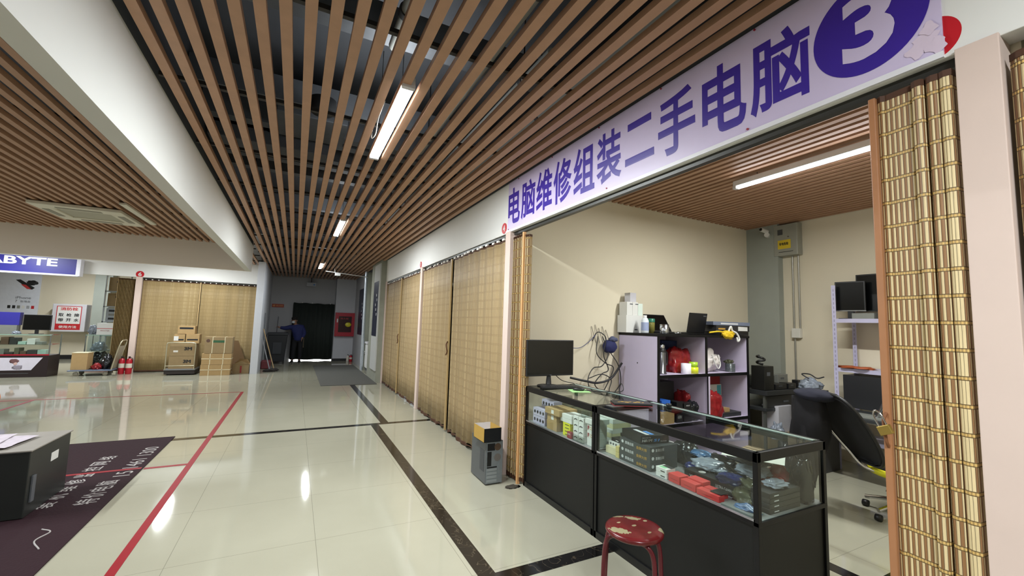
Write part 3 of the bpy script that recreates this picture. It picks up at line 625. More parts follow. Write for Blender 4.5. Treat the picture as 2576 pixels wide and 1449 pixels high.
for k in range(7):
    z = ZC; y = 2.62 - k * .085
    item('small_carton', 'small carton at the back of the front bay, %s from the divider' % ('first', 'second', 'third', 'fourth', 'fifth', 'sixth', 'seventh')[k], 'box', 2.62, 2.72, y - .078, y, z, .05 + .03 * ((k * 5) % 3), (M('mint_card', 'a9c4b8', .5), DARK, WCARD, M('olive_card'))[k % 4], group=None)

# --- things on the counter
ZT = .986
t = T('monitor', 'black monitor standing at the far end of the glass counter', 'monitor', (2.385, 3.70, ZT), 0)
MB().box(-.285, .285, .0, .028, .105, .475, BLKP).build('housing', t, .005)
MB().box(-.272, .272, -.002, .001, .125, .463, M('dark_screen', '08090a', .18)).build('screen', t)
MB().box(-.012, .012, -.0035, -.001, .111, .118, M('grey_print')).build('badge', t)
MB().tube([(0, .03, .2), (0, .035, .1), (-.01, .02, .015)], [.02, .022, .03], BLKP, 10).build('neck', t)
MB().lathe([(0, 0), (.12, 0), (.118, .008), (.03, .02), (0, .02)], (-.01, .02, .0), BLKP, 32).build('stand_base', t)
t = T('keyboard', 'flat black keyboard in front of the monitor on the glass', 'keyboard', (2.40, 3.53, ZT + .0045), math.radians(-22))
MB().box(-.2, .2, -.065, .065, 0, .018, BLKP).build('base', t, .004)
b = MB()
for r in range(5):
    for k in range(15): b.box(-.19 + k * .0253, -.168 + k * .0253, -.056 + r * .023, -.037 + r * .023, .018, .0225, M('key_black', '202022', .5))
o = b.build('keys', t); o['kind'] = 'stuff'
t = T('mouse_pad', 'pale green mouse pad under the black mouse', 'mouse pad', (2.47, 3.32, ZT + .0045), math.radians(-20))
MB().box(-.09, .09, -.09, .09, 0, .003, M('pad_green', '9fd08a', .6)).build('pad', t)
tag(MB().blob((0, 0, 0), (.032, .058, .022), BLKP, 3, .03, 1, 3, flat=-.012).build('computer_mouse', loc=(2.47, 3.33, ZT + .0205), rz=.9), 'black mouse on the pale green pad', 'mouse')
t = T('flat_box', 'flat black and red box with gold print lying on the glass', 'box', (2.45, 2.60, ZT + .0045), math.radians(-28))
MB().box(-.15, .15, -.075, .075, 0, .022, M('black_card')).build('carton', t, .003); MB().box(-.151, .151, -.076, .076, 0, .006, M('dark_red')).build('red_edge', t)
for k in range(7): MB().lathe([(0, 0), (.012 + .005 * (k % 3), 0), (0, .001)], (-.10 + k * .032, -.01 + .02 * (k % 2), .022), M('card_gold'), 5).build('gold_print', t)
tag(MB().box(2.24, 2.36, 2.58, 2.66, ZT + .0005, ZT + .005, M('grey_metal', '8c8f92', .3, .8)).build('metal_plate'), 'small metal plate lying beside the flat black box', 'plate')
tag(MB().lathe([(0, 0), (.022, 0), (.022, .02), (0, .022)], (2.71, 2.45, ZT + .005), BLKP).build('bottle_cap'), 'small black cap at the back edge of the counter', 'cap')
tag(MB().box(2.3, 2.55, 1.62, 1.98, .9335, .9345, M('paper', 'dcdcd4', .7), rz=.3).build('paper_sheet'), 'white paper sheet lying under the top glass near the corner', 'paper') if False else None

# --- cables and cap on the side wall
CB = M('cable_black', '1b1b1e', .5)
cabs = [[(3.2, 4.06, 1.44), (3.26, 4.03, 1.55), (3.36, 4.0, 1.48), (3.33, 4.0, 1.28), (3.42, 4.02, 1.1), (3.3, 4.0, 1.05), (3.22, 4.02, .92), (3.4, 4.0, .8), (3.5, 4.0, .72)],
        [(3.28, 4.05, 1.5), (3.24, 4.02, 1.3), (3.36, 4.0, 1.18), (3.5, 4.02, 1.12), (3.42, 4.02, .95), (3.34, 4.04, .8)],
        [(3.35, 4.05, 1.5), (3.4, 4.0, 1.3), (3.31, 4.0, 1.15), (3.2, 4.03, 1.12), (3.1, 4.0, 1.0), (3.15, 4.02, .85)],
        [(3.15, 4.05, 1.0), (3.3, 4.0, 1.05), (3.45, 4.0, .98), (3.42, 4.0, .85), (3.55, 4.05, .75)],
        [(3.48, 4.05, 1.3), (3.56, 4.0, 1.15), (3.60, 4.0, .95), (3.5, 4.0, .82)]]
for i, c in enumerate(cabs):
    tag(MB().tube(curve_pts(c, 8), .006, CB, 6).build('cable'), ['longest black cable looping down the wall from the screws', 'black cable crossing behind the knot toward the shelf unit', 'black cable swinging left under the blue cap', 'low black cable loop between monitor and shelf unit', 'black cable hanging below the blue cap at the shelf side'][i], 'cable', None)
tag(MB().tube(curve_pts([(2.86, 4.02, 1.02), (3.05, 3.98, .98), (3.25, 4.0, .95), (3.45, 4.0, 1.0), (3.6, 3.98, 1.18)]), .013, CB, 8).build('cable'), 'thick black cable sagging from the monitor corner to the shelf unit', 'cable')
tag(MB().tube(curve_pts([(2.85, 4.04, 1.36), (3.0, 4.04, 1.36), (3.12, 4.04, 1.42), (3.24, 4.04, 1.52)]), .004, M('cable_blue', '3a3f6e', .5), 6).build('cable'), 'thin blue cable from the monitor top to the wall screws', 'cable')
for k in range(5):
    x = 3.22 + k * .055
    tag(MB().tube([(x, 4.10, 1.62 - .01 * k + (.03 if k % 2 else 0)), (x + .045, 4.07, 1.42)], .004, M('rod_steel', '8b8378', .4, .6), 6).build('threaded_rod'), 'thin metal rod fanned out on the wall above the blue cap, %s from the left' % ('first', 'second', 'third', 'fourth', 'fifth')[k], 'rod', 'rods fanned on the wall')
t = T('wall_hat', 'navy blue cap hanging on the wall beside the shelf unit', 'cap', (3.45, 4.03, 1.38))
MB().blob((0, 0, 0), (.10, .06, .085), M('navy_cloth', '1c2150', .8, bump=.2), 5, .12).build('crown', t); MB().blob((.03, -.02, .085), (.06, .04, .035), M('navy_grey', '4a4f68', .8), 6, .3).build('strap', t)
for lab, c in (('black monitor power cord curling behind the monitor foot', [(2.45, 3.76, 1.12), (2.58, 3.78, 1.03), (2.70, 3.74, ZT + .014), (2.66, 3.66, ZT + .012)]), ('black mouse cord looped over the counter back edge', [(2.52, 3.30, ZT + .012), (2.62, 3.2, ZT + .012), (2.76, 3.05, ZT + .03), (2.8, 3.1, 1.08), (2.83, 3.16, 1.0), (2.84, 3.1, .85)])):
    tag(MB().tube(curve_pts(c), .004, CB, 6).build('cord'), lab, 'cord')

# ================================================================ SHELF UNIT
SX0, SX1, SY0, SY1, SH = 3.66, 5.29, 3.46, 4.10, 1.555
t = T('shelf_unit', 'lavender open shelf unit with black edges against the side wall', 'shelf unit', (SX0, SY0, 0))
W = SX1 - SX0; D = SY1 - SY0; e = .03
for nm, bx in (('side_panel', (0, e, .012, D, 0, SH - e)), ('side_panel', (W - e, W, .012, D, 0, SH - e)), ('back_panel', (e, W - e, D - .015, D, .0, SH - e)), ('shelf', (e, W - e, .012, D - .015, 1.055, 1.085)), ('shelf', (e, W - e, .012, D - .015, .50, .53)), ('shelf', (e, W - e, .012, D - .015, .06, .09)),
               ('divider', (.80, .83, .012, D - .015, 1.085, SH - e)), ('divider', (.84, .87, .0, D - .015, .53, 1.055))):
    MB().box(*bx, LAV).build(nm, t, .001)
MB().box(-.01, W + .01, -.005, D, SH - e, SH, BLK).build('top_board', t, .002)
for bx in ((0, e, 0, .012, 0, SH - e), (W - e, W, 0, .012, 0, SH - e), (e, W - e, 0, .012, 1.052, 1.088), (e, W - e, 0, .012, .497, .533), (.80, .83, 0, .012, 1.088, SH - e), (.832, .84, 0, .012, .533, 1.052)):
    MB().box(*bx, BLK).build('edge_strip', t)
MB().cyl((-.002, .32, 1.2), (0, .32, 1.2), .008, INK, 10).build('screw_hole', t)
ZS = SH + .001
# on top
for k, (x0, x1, y0, y1, z, h, lab) in enumerate(((3.62, 3.89, 3.93, 4.09, 0, .215, 'large white box on the shelf unit top, lowest of the white pile'), (3.64, 3.73, 3.94, 4.08, .216, .165, 'white box with two slots, left one of the upper pair'), (3.733, 3.82, 3.94, 4.07, .216, .165, 'white box next to the slotted one, middle of the pile'), (3.823, 3.90, 3.94, 4.06, .216, .15, 'pale green tinted white box, right one of the pile'), (3.70, 3.80, 3.95, 4.05, .382, .115, 'small white box topmost on the white pile'))):
    t, a, c = item('white_box', lab, 'box', x0, x1, y0, y1, ZS + z, h, (WCARD, WCARD, WCARD, M('pale_green_card', 'd3e0d6', .5), M('grey_white_card', 'bfbec4', .5))[k])
    if k in (0, 1, 2): MB().box(.0, .05, -c - .0008, -c, h * .8 if k else .03, h * .8 + .012 if k else .045, M('grey_print')).build('printed_mark', t)
t = T('white_bottle', 'white bottle with printed label beside the white boxes', 'bottle', (3.80, 3.80, ZS))
MB().lathe([(0, 0), (.042, 0), (.045, .01), (.045, .15), (.03, .18), (.018, .19)], (0, 0, 0), M('clear_white', 'd4dade', .3)).build('bottle', t); MB().lathe([(.022, .19), (.022, .215), (0, .216)], (0, 0, 0), WCARD).build('cap', t)
MB().lathe([(.0458, .03), (.0458, .13)], (0, 0, 0), M('label_blue', '9aa5c4', .5)).build('printed_label', t)
t = T('thermos_cup', 'green capped jar between the white bottle and the laptop', 'jar', (3.92, 3.82, ZS))
MB().lathe([(0, 0), (.045, 0), (.045, .13), (.04, .14)], (0, 0, 0), M('tea_olive', '7f7a3e', .2)).build('body', t); MB().lathe([(.047, .135), (.047, .175), (.04, .18), (0, .18)], (0, 0, 0), M('cap_green', '1f6a52', .4)).build('lid', t)
t = T('steel_mug', 'steel mug with handle in front of the open laptop', 'mug', (3.88, 3.57, ZS))
MB().lathe([(0, 0), (.05, 0), (.052, .004), (.052, .11), (.048, .11), (.046, .01), (0, .01)], (0, 0, 0), STEEL).build('cup', t)
MB().tube(curve_pts([(-.05, -.01, .09), (-.085, -.02, .08), (-.085, -.02, .04), (-.05, -.01, .025)]), .006, STEEL, 8).build('handle', t)
tag(MB().blob((0, 0, 0), (.05, .03, .02), STEEL, 4, .3, 3, 2, flat=-.012).build('steel_scrap', loc=(4.05, 3.52, ZS + .013)), 'small shiny steel parts beside the mug', 'part')
def laptop(lab, x, y, rz, open_deg, mark):
    t = T('laptop', lab, 'laptop', (x, y, ZS + .001), rz)
    MB().box(-.18, .18, -.12, .12, 0, .022, BLKP).build('base', t, .004)
    R = Matrix.Translation((0, .12, .022)) @ Matrix.Rotation(math.radians(-(open_deg - 90)), 4, 'X')
    MB().box(-.18, .18, -.006, .006, 0, .25, BLKP, mtx=R).build('lid', t, .004)
    MB().box(-.168, .168, -.0075, -.006, .012, .238, M('dark_screen'), mtx=R).build('screen', t)
    MB().box(-.16, -.10, .0062, .0075, .21, .222, M('grey_print'), mtx=R).build('badge', t)
    MB().box(-.16, .16, -.03, .10, .022, .0235, M('key_black')).build('keys', t)
    return t
laptop('open black laptop leaning back behind the steel mug', 4.10, 3.70, 0, 122, '')
laptop('open black laptop in the middle of the shelf unit top', 4.52, 3.78, math.radians(184), 100, '')
for k, (z, h, m, lab) in enumerate(((0, .05, BLKP, 'black device at the bottom of the flat pile on the shelf unit'), (.051, .075, M('dark_box_y', '2c2b2a', .4), 'dark box with white and yellow print in the middle of the flat pile'), (.127, .045, M('blue_grey_box', '6d7587', .35), 'blue grey flat box topmost of the pile on the shelf unit'))):
    t, a, c = item('flat_box', lab, 'box', 4.74 - .01 * k, 5.32, 3.48, 3.86, ZS + z, h, m, rz=-.08 * k)
    if k == 1:
        MB().box(.09, .26, -c - .001, -c, .01, h - .01, WCARD).build('white_print', t); MB().box(-.26, -.14, -c - .001, -c, .02, .04, M('card_gold')).build('gold_print', t)
    if k == 2: MB().box(-.18, .1, -c - .001, -c, .012, .03, M('card_white')).build('white_print', t)
t = T('yellow_gloves', 'crumpled yellow and white plastic gloves hanging over the shelf unit top', 'gloves', (4.86, 3.45, ZS + .01))
MB().blob((0, 0, 0), (.10, .05, .05), M('yellow_cloth', 'd8b41f', .7), 3, .5, 3).build('yellow_cloth', t); MB().tube(curve_pts([(-.32, .02, .02), (-.2, -.01, .035), (-.08, 0, .03)]), .01, M('yellow_cloth')).build('strap', t)
MB().tube(curve_pts([(.0, 0, .02), (.03, -.02, .10), (.06, -.02, .05), (.12, -.035, .02), (.16, -.045, -.05), (.13, -.045, -.08), (.12, -.04, -.03)]), [.012] * 48 + [.01], WCARD, 8).build('white_strap', t)
# cubby contents
Z1, Z2 = 1.0865, .5315
t = T('vacuum_flask', 'tall steel vacuum flask in the upper left cubby', 'flask', (3.86, 3.60, Z1))
MB().lathe([(0, 0), (.062, 0), (.062, .012), (.055, .015), (.055, .24), (.05, .26)], (0, 0, 0), M('flask_steel', '77787c', .25, .9)).build('body', t); MB().lathe([(.052, .245), (.052, .29), (.04, .30)], (0, 0, 0), BLKP).build('collar', t)
MB().lathe([(.04, .30), (.042, .33), (.03, .355), (0, .36)], (0, 0, 0), STEEL).build('cup_cap', t); MB().tube(curve_pts([(.055, 0, .26), (.09, 0, .24), (.09, 0, .12), (.058, 0, .1)]), .01, BLKP).build('handle', t)
t = T('black_tray', 'black tray under the vacuum flask', 'tray', (3.93, 3.60, Z1)); 
bpy.data.objects.remove(t)
bag('red plastic bag standing behind the white roll', 4.28, 3.74, Z1 + .001, .16, .10, .19, 4, 9, rough=.3, boxy=5)
item('navy_box', 'dark blue box behind the red bag in the upper left cubby', 'box', 4.15, 4.42, 3.86, 4.06, Z1, .38, M('navy_card', '1c2b55', .6))
tag(MB().lathe([(.02, 0), (.055, 0), (.057, .004), (.057, .122), (.02, .122), (.02, .06)], (4.20, 3.535, Z1), M('tissue_white', 'e9e6ee', .8), 32).build('tissue_roll'), 'white paper roll at the front of the upper left cubby', 'paper roll')
for k in range(2):
    tag(MB().lathe([(.02, 0), (.058 - .007 * k, 0), (.058 - .007 * k, .075 - .015 * k), (.02, .075 - .015 * k)], (4.345, 3.55, Z1 + k * .0755), (M('tape_yellow', 'd9e02c', .3), M('tape_green', 'a8cf38', .3))[k], 32).build('tape_roll'), ('bright yellow tape roll beside the white paper roll', 'yellow green tape roll stacked on the yellow one')[k], 'tape roll')
t = T('shopping_bag', 'crumpled translucent white shopping bag in the upper right cubby', 'bag', (4.75, 3.66, Z1))
MB().blob((0, 0, .13), (.17, .11, .13), M('bag_white', 'd9d3cf', .35, var=.15), 12, .4, 2, 4, flat=-.13).build('bag', t); MB().tube(curve_pts([(-.06, -.11, .22), (-.02, -.13, .1), (.03, -.13, .05), (.08, -.12, .1), (.07, -.1, .22)]), .008, WCARD).build('handle', t)
b = MB()
for k in range(14): b.lathe([(.0, 0), (.06, 0), (.06, .006), (0, .006)], (0, 0, k * .0075), (M('disc_dark', '3c4446', .2), M('disc_silver', '9aa3a4', .15, .6))[k % 2], 24)
tag(b.build('disc_stack', loc=(5.08, 3.58, Z1)), 'stack of discs beside the white shopping bag', 'disc stack')
bag('small brown parts bag on top of the disc stack', 5.08, 3.60, Z1 + .107, .06, .05, .03, 3, 14)
item('blue_box', 'bright blue box at the left of the lower cubby', 'box', 3.78, 3.92, 3.52, 3.66, Z2 + .14, .12, M('blue_card', '2c62bb', .4))
item('brown_carton', 'brown carton under the bright blue box', 'box', 3.74, 3.96, 3.50, 3.72, Z2, .139, CARD)
for k in range(2):
    t, a, c = item('black_carton', ('black carton with sticker beside the blue box, left one', 'black carton with yellow shield print, right one')[k], 'box', (4.0, 4.12)[k], (4.1, 4.25)[k], 3.50, 3.64, Z2, .235 - .02 * k, M('black_card'))
    if k: text(t, 'ASUS', M('card_white'), (-.03, -c - .001, .18), *NY, .06, .015); MB().lathe([(0, 0), (.026, 0), (.026, .001), (0, .001)], (0, -c - .001, .12), M('card_gold'), 6, 'y').build('shield_print', t)
    else: text(t, 'GTX', M('card_white'), (-.03, -c - .001, .05), *NY, .06, .03)
item('dark_carton', 'wide dark carton at the back of the lower left cubby', 'box', 3.9, 4.35, 3.85, 4.05, Z2, .42, DARK)
bag('grey translucent bag in the lower left cubby', 4.34, 3.58, Z2, .07, .07, .14, 2, 15, rough=.35, boxy=4)
bag('dark red bag standing beside the lower divider', 4.39, 3.76, Z2, .045, .10, .20, 4, 16, rough=.5, boxy=5)
bag('glossy red plastic bag drooping over the lower right cubby edge', 4.68, 3.56, Z2 + .005, .14, .09, .2, 4, 17, rough=.2, boxy=4)
t, a, c = item('colour_box', 'white and teal printed box at the back of the lower right cubby', 'box', 4.78, 5.2, 3.80, 4.0, Z2, .36, WCARD)
MB().box(.12, .2, -c - .001, -c, .22, .35, M('teal_print', '57b3c0', .5)).build('teal_print', t); MB().box(-.1, .0, -c - .001, -c, .22, .3, M('dark_red')).build('red_print', t); MB().box(.13, .2, -c - .001, -c, .02, .16, M('brown_card')).build('brown_print', t)
item('red_box', 'red carton lying on top of the white and teal box', 'box', 4.75, 5.2, 3.82, 4.0, Z2 + .361, .12, M('red_dull', '8f2422', .5))
item('brown_carton', 'small brown carton on the dark tray in the lower right cubby', 'box', 4.85, 5.03, 3.56, 3.68, Z2 + .05, .05, CARD)
t, a, c = item('dark_tray', 'dark flat device at the front of the lower right cubby', 'box', 4.85, 5.2, 3.52, 3.72, Z2, .049, DARK)

# ================================================================ JUNK STAND, PILLAR, METER BOX
st('wall_shop_pillar', MB().box(6.28, 6.4, 3.63, 4.11, 0, 3.4, CONCG))
t = T('equipment_stand', 'black two tier stand crowded with tools right of the shelf unit', 'stand', (5.4, 3.3, 0))
MB().box(0, .9, 0, .55, .80, .86, DARK).build('upper_board', t, .004); MB().box(0, .86, .02, .55, .60, .64, DARK).build('lower_board', t, .004)
MB().box(.05, .8, .03, .05, .64, .79, M('drawer_dark', '262624', .5)).build('drawer_front', t, .003); MB().box(.4, .5, .02, .03, .70, .72, M('grey_print')).build('handle', t)
for x in (.02, .84):
    for y in (.04, .5): MB().box(x, x + .03, y, y + .03, 0, .80, M('leg_grey', '4d4f4a', .5)).build('leg', t)
st_items = [('steel_can', 'dark square can at the left of the black stand', 5.42, 5.62, 3.34, 3.52, .861, .31, M('can_dark', '2b2b28', .3, .5)), ('cable_reel', 'small dark coil on top of the square can', 5.43, 5.55, 3.36, 3.48, 1.172, .13, BLKP),
            ('radio_box', 'black device in the middle of the black stand', 5.66, 5.90, 3.34, 3.50, .861, .07, BLKP), ('radio_box', 'black device second from the right on the stand', 5.93, 6.10, 3.33, 3.46, .861, .075, BLKP), ('battery_box', 'small upright black device at the right end of the stand', 6.16, 6.25, 3.34, 3.42, .861, .11, BLKP),
            ('grey_case', 'grey case behind the black devices on the stand', 5.66, 6.0, 3.56, 3.78, .861, .15, M('case_grey', '3f423c', .4)), ('grey_case', 'pale grey case at the back right of the stand', 6.02, 6.25, 3.52, 3.62, .861, .17, M('case_grey2', '7b7d77', .4))]
for n, lab, x0, x1, y0, y1, z, h, m in st_items: 
    if n == 'cable_reel': tag(MB().tube(curve_pts([(.05, 0, 0), (0, .05, .02), (-.05, 0, .045), (0, -.05, .06), (.05, 0, .08), (0, .05, .1), (-.04, 0, .115)]), .014, BLKP).build(n, loc=(5.49, 3.43, 1.186)), lab, 'coil'); continue
    t, a, c = item(n, lab, 'device' if 'box' in n else ('can' if n == 'steel_can' else 'case'), x0, x1, y0, y1, z, h, m, bev=.006)
    MB().box(-a * .5, a * .2, -c - .001, -c, h * .6, h * .75, M('grey_print')).build('front_label', t)
for k in range(5): tag(MB().tube(curve_pts([(5.70 + k * .07, 3.60, 1.019), (5.73 + k * .06, 3.63, 1.035), (5.76 + k * .06, 3.68, 1.019)]), .007, BLKP, 6).build('loose_cord'), 'short dark cord on the cases of the black stand, %s from the left' % ('first', 'second', 'third', 'fourth', 'fifth')[k], 'cord')
item('white_carton', 'white carton with torn top on the floor pile under the black stand', 'box', 5.60, 5.92, 3.28, 3.5, .33, .33, M('grey_white_card'))
item('brown_carton', 'brown carton under the white carton below the black stand', 'box', 5.55, 6.15, 3.24, 3.62, 0, .33, CARD2)
t = T('yellow_headset', 'yellow drill casing hanging under the black stand beside the white carton', 'tool', (6.05, 3.26, .47))
MB().tube(curve_pts([(-.09, 0, .02), (-.03, 0, .11), (.05, 0, .09), (.10, 0, -.02), (.04, 0, -.07), (-.05, 0, -.08)]), .028, M('tool_yellow', 'd3b32a', .4)).build('casing', t)
t.name = 'power_tool'
bag('dark tool bag heap below the yellow tool', 6.1, 3.24, .335, .12, .08, .09, 2, 21, rough=.5)
bag('pale plastic bag beside the shelf unit under the stand', 5.42, 3.2, .3, .09, .07, .13, 1, 22, rough=.5)
bag('dark rubbish heap on the floor behind the counter end', 5.3, 3.0, 0, .22, .16, .2, 2, 23, rough=.6)
t = T('security_camera', 'white bullet camera near the top of the grey pillar', 'camera', (6.26, 3.77, 3.1))
MB().cyl((.02, 0, -.03), (-.06, -.03, -.03), .035, WCARD).build('mount', t); MB().cyl((-.03, -.02, .02), (-.15, .0, .045), .03, WCARD).build('housing', t); MB().cyl((-.151, 0, .045), (-.153, 0, .0455), .024, BLKP).build('lens', t)
t = T('meter_box', 'grey electric meter box with yellow warning label high on the back wall', 'electric box', (6.4, 3.52, 2.735))
MB().box(-.13, 0, -.17, .16, 0, .46, M('meter_grey', '9b9d93', .45, .2)).build('cabinet', t, .006); MB().box(-.134, -.13, .03, .10, .31, .39, M('meter_window', '4d5052', .2)).build('window', t)
MB().box(-.133, -.13, -.08, .10, .10, .23, M('warn_yellow', 'd8bd2e', .5)).build('warning_label', t); text(t, '有电危险', INK, (-.134, .08, .15), *NX, .13, .045, bold=.03)
MB().cyl((-.14, -.05, .27), (-.13, -.05, .27), .01, STEEL, 12).build('lock', t); MB().box(-.132, -.13, -.11, .09, .05, .058, INK).build('slot', t)
for k, (y, z0, z1) in enumerate(((3.48, 1.68, 2.735), (3.40, 1.68, 2.735), (3.475, .9, 1.545))):
    tag(MB().cyl((6.375, y, z0), (6.375, y, z1), .012, M('conduit', 'a5a49c', .35, .6), 10).build('conduit_pipe'), ('left steel conduit from the meter box to the switch box', 'right steel conduit from the meter box to the switch box', 'steel conduit running down below the switch box')[k], 'pipe')
tag(MB().box(6.33, 6.4, 3.385, 3.50, 1.545, 1.68, M('switch_white', 'd3d1c8', .5)).build('switch_box', bev=.006), 'small white junction box on the back wall at the conduit ends', 'junction box')

# ================================================================ METAL RACK
t = T('metal_rack', 'pale lavender slotted metal rack at the back wall', 'rack', (5.95, 0, 0)); RM = M('rack_lav', 'b9b6d0', .4, .1)
for nm, x, y in (('front_post', 0, 2.80), ('rear_post', .38, 2.76), ('front_post', 0, 1.0), ('rear_post', .38, 1.0)):
    b = MB().box(x - .003, x, y - .045, y, 0, 2.22, RM); b.box(x, x + .045, y - .003, y, 0, 2.22, RM)
    for k in range(24):
        b.box(x - .0045, x - .003, y - .028, y - .018, .9 + k * .054, .93 + k * .054, M('slot_dark', '9591ab', .6))
    b.build(nm, t)
for z in (.35, 1.16, 1.755):
    MB().box(.0, .42, 1.0, 2.755, z + .03, z + .045, M('rack_board', 'c3bfd4', .5)).build('shelf', t); MB().box(-.006, -.001, 1.0, 2.755, z, z + .048, RM).build('beam', t)
def screen(lab, x, y, z, w, h, rz, ry=0, edge=None):
    t = T('monitor', lab, 'monitor', (x, y, z), rz)
    MB().box(-w / 2, w / 2, 0, .035, .10, .10 + h, BLKP).build('housing', t, .005); MB().box(-w / 2 + .015, w / 2 - .015, -.0015, 0, .115, .085 + h, M('dark_screen')).build('screen', t)
    MB().box(-w / 2, w / 2, -.001, .0, .10, .112, edge or BLKP).build('lower_bezel', t); MB().box(-.03, .03, .01, .05, .012, .12, BLKP).build('neck', t); MB().box(-.11, .11, -.06, .10, 0, .012, BLKP).build('stand_base', t, .003)
screen('black monitor turned toward the shop front on the metal rack', 6.08, 2.66, 1.8005, .30, .37, math.radians(-78), edge=STEEL)
screen('larger black monitor behind the other on the metal rack', 6.22, 2.36, 1.8005, .58, .46, math.radians(-88))
item('white_speaker', 'narrow white and silver device beside the foreground bundle on the metal rack', 'device', 6.0, 6.1, 2.30, 2.345, 1.8005, .26, M('silver_plastic', 'b7bcc4', .3, .4))
item('printer', 'grey device under the monitors on the metal rack', 'device', 5.97, 6.06, 2.38, 2.6, 1.8005, .07, M('case_grey2'))
tag(MB().blob((0, 0, 0), (.1, .2, .02), M('orange_paper', 'a5532c', .6), 31, .5, 3, 3, flat=-.01).build('orange_papers', loc=(6.02, 2.6, 1.2165)), 'thin orange papers on the middle shelf of the metal rack', 'papers')
item('computer_tower', 'black computer case below the middle shelf of the metal rack', 'computer', 5.93, 6.3, 2.30, 2.70, .75, .38, M('black_card'))
item('low_table', 'black low cabinet under the computer case at the rack', 'cabinet', 5.85, 6.32, 1.4, 2.76, .3965, .353, BLKP) if False else None
t = T('desk', 'dark desk behind the office chair', 'desk', (5.35, 1.0, 0)); MB().box(0, .58, 0, 1.85, .70, .735, DARK).build('desk_top', t, .003)
for y in (.05, 1.75): MB().box(.03, .55, y, y + .03, 0, .70, M('desk_side', '3a3a3c', .5)).build('side_panel', t)
t['label'] = 'dark desk behind the office chair under the metal rack'
bag('grey plastic bag with dark cables at the left of the metal rack', 5.80, 3.00, .92, .13, .11, .08, 1, 41, rough=.5)
item('brown_carton', 'tall dark carton under the grey plastic bag beside the rack', 'box', 5.68, 5.93, 2.86, 3.12, 0, .915, DARK)
tag(MB().tube(curve_pts([(5.72, 2.97, 1.05), (5.72, 3.05, 1.10), (5.8, 3.0, 1.1), (5.80, 2.92, 1.06), (5.86, 2.87, 1.08)]), .008, CB, 6).build('cable'), 'black cable curled on the grey plastic bag beside the rack', 'cable')
t = T('tape_dispenser', 'silver rod standing on the desk at the foreground pole', 'rod', (5.45, 2.2, .735)); MB().cyl((0, 0, 0), (-.02, -.09, .2), .015, STEEL).build('rod', t); t.name = 'steel_rod'
item('keyboard_tray', 'grey keyboard on the desk behind the chair back', 'keyboard', 5.4, 5.58, 2.0, 2.4, .7355, .025, M('case_grey2'))

# ================================================================ OFFICE CHAIR
t = T('office_chair', 'black mesh office chair with chrome frame and yellow seat edge', 'chair', (4.78, 1.72, 0), 0)
d = Vector((.88, -.47, 0)).normalized(); wv = Vector((.47, .88, 0)).normalized()
bot = Vector((-.10, .19, .47)); top = bot + Vector((-d.x * .34, -d.y * .34, .60)); upv = (top - bot).normalized()
def panel(L0, L1, prof, th, m, curve=.05, n=14, k=10):
    b = MB(); vs = []; nrm = wv.cross(upv)
    for s in (0, 1):
        for i in range(n + 1):
            f = i / n; hw = prof(f); c = bot + upv * (L0 + (L1 - L0) * f)
            for j in range(k + 1):
                g = j / k * 2 - 1; vs.append(c + wv * (hw * g) + nrm * ((th / 2 if s else -th / 2)) - d * (curve * g * g))
    fs = []; q = (n + 1) * (k + 1)
    for i in range(n):
        for j in range(k):
            a = i * (k + 1) + j; fs += [(a, a + 1, a + k + 2, a + k + 1), (q + a, q + a + k + 1, q + a + k + 2, q + a + 1)]
    for i in range(n):
        for j in (0, k): a = i * (k + 1) + j; fs.append((a, a + k + 1, q + a + k + 1, q + a))
    for j in range(k):
        for i in (0, n): a = i * (k + 1) + j; fs.append((a, a + 1, q + a + 1, q + a))
    return b.add(vs, fs, m, True)
MESHB = M('mesh_black', '0e0e10', .75, var=.3, nscale=80)
panel(0, .68, lambda f: .245 * math.sqrt(max(.02, 1 - abs(2 * f - 1) ** 3.2)), .035, MESHB).build('backrest', t)
fr = [bot + upv * (.34 - .34 * math.cos(a) * 1.02) + wv * (.25 * math.copysign(abs(math.sin(a)) ** .6, math.sin(a))) - d * .05 for a in [2 * PI * k / 40 for k in range(40)]]
MB().tube(fr, .014, BLKP, 8, closed=True).build('back_frame', t)
MB().tube(curve_pts([bot + upv * .46 + wv * .22 - d * .09, bot + upv * .3 + wv * .2 - d * .1, bot + upv * .1 + wv * .14 - d * .08, bot + wv * .06 - d * .02 - Vector((0, 0, .06)), bot + wv * -.05 + d * .2 - Vector((0, 0, .09)), bot + wv * -.1 + d * .4 - Vector((0, 0, .1))]), .012, CHROME, 8).build('chrome_arm', t)
sc_ = bot + d * .27 + Vector((0, 0, -.04))
b = MB(); b.lathe([(0, -.04), (.2, -.04), (.25, -.02), (.26, .02), (.2, .05), (0, .055)], sc_, MESHB, 28); b.build('seat', t)
b = MB(); b.lathe([(.12, -.075), (.25, -.06), (.268, -.01), (.255, .0)], sc_, M('seat_yellow', 'd6cf1e', .6), 28); b.build('yellow_edge', t)
bc = Vector((sc_.x, sc_.y, 0))
MB().cyl(bc + Vector((0, 0, .1)), bc + Vector((0, 0, .42)), .03, BLKP).build('gas_column', t); MB().box(sc_.x - .1, sc_.x + .1, sc_.y - .1, sc_.y + .1, .38, .42, BLKP).build('mechanism', t)
for s in (-1, 1):
    MB().tube(curve_pts([bc + Vector((0, 0, .38)) - d * .12 + wv * (.09 * s - .12), bc + Vector((0, 0, .30)) - d * .17 + wv * (.09 * s - .12), bc + Vector((0, 0, .24)) - d * .2 + wv * (.09 * s - .12)]), [.012] * 17, BLKP, 8).build('lever', t)
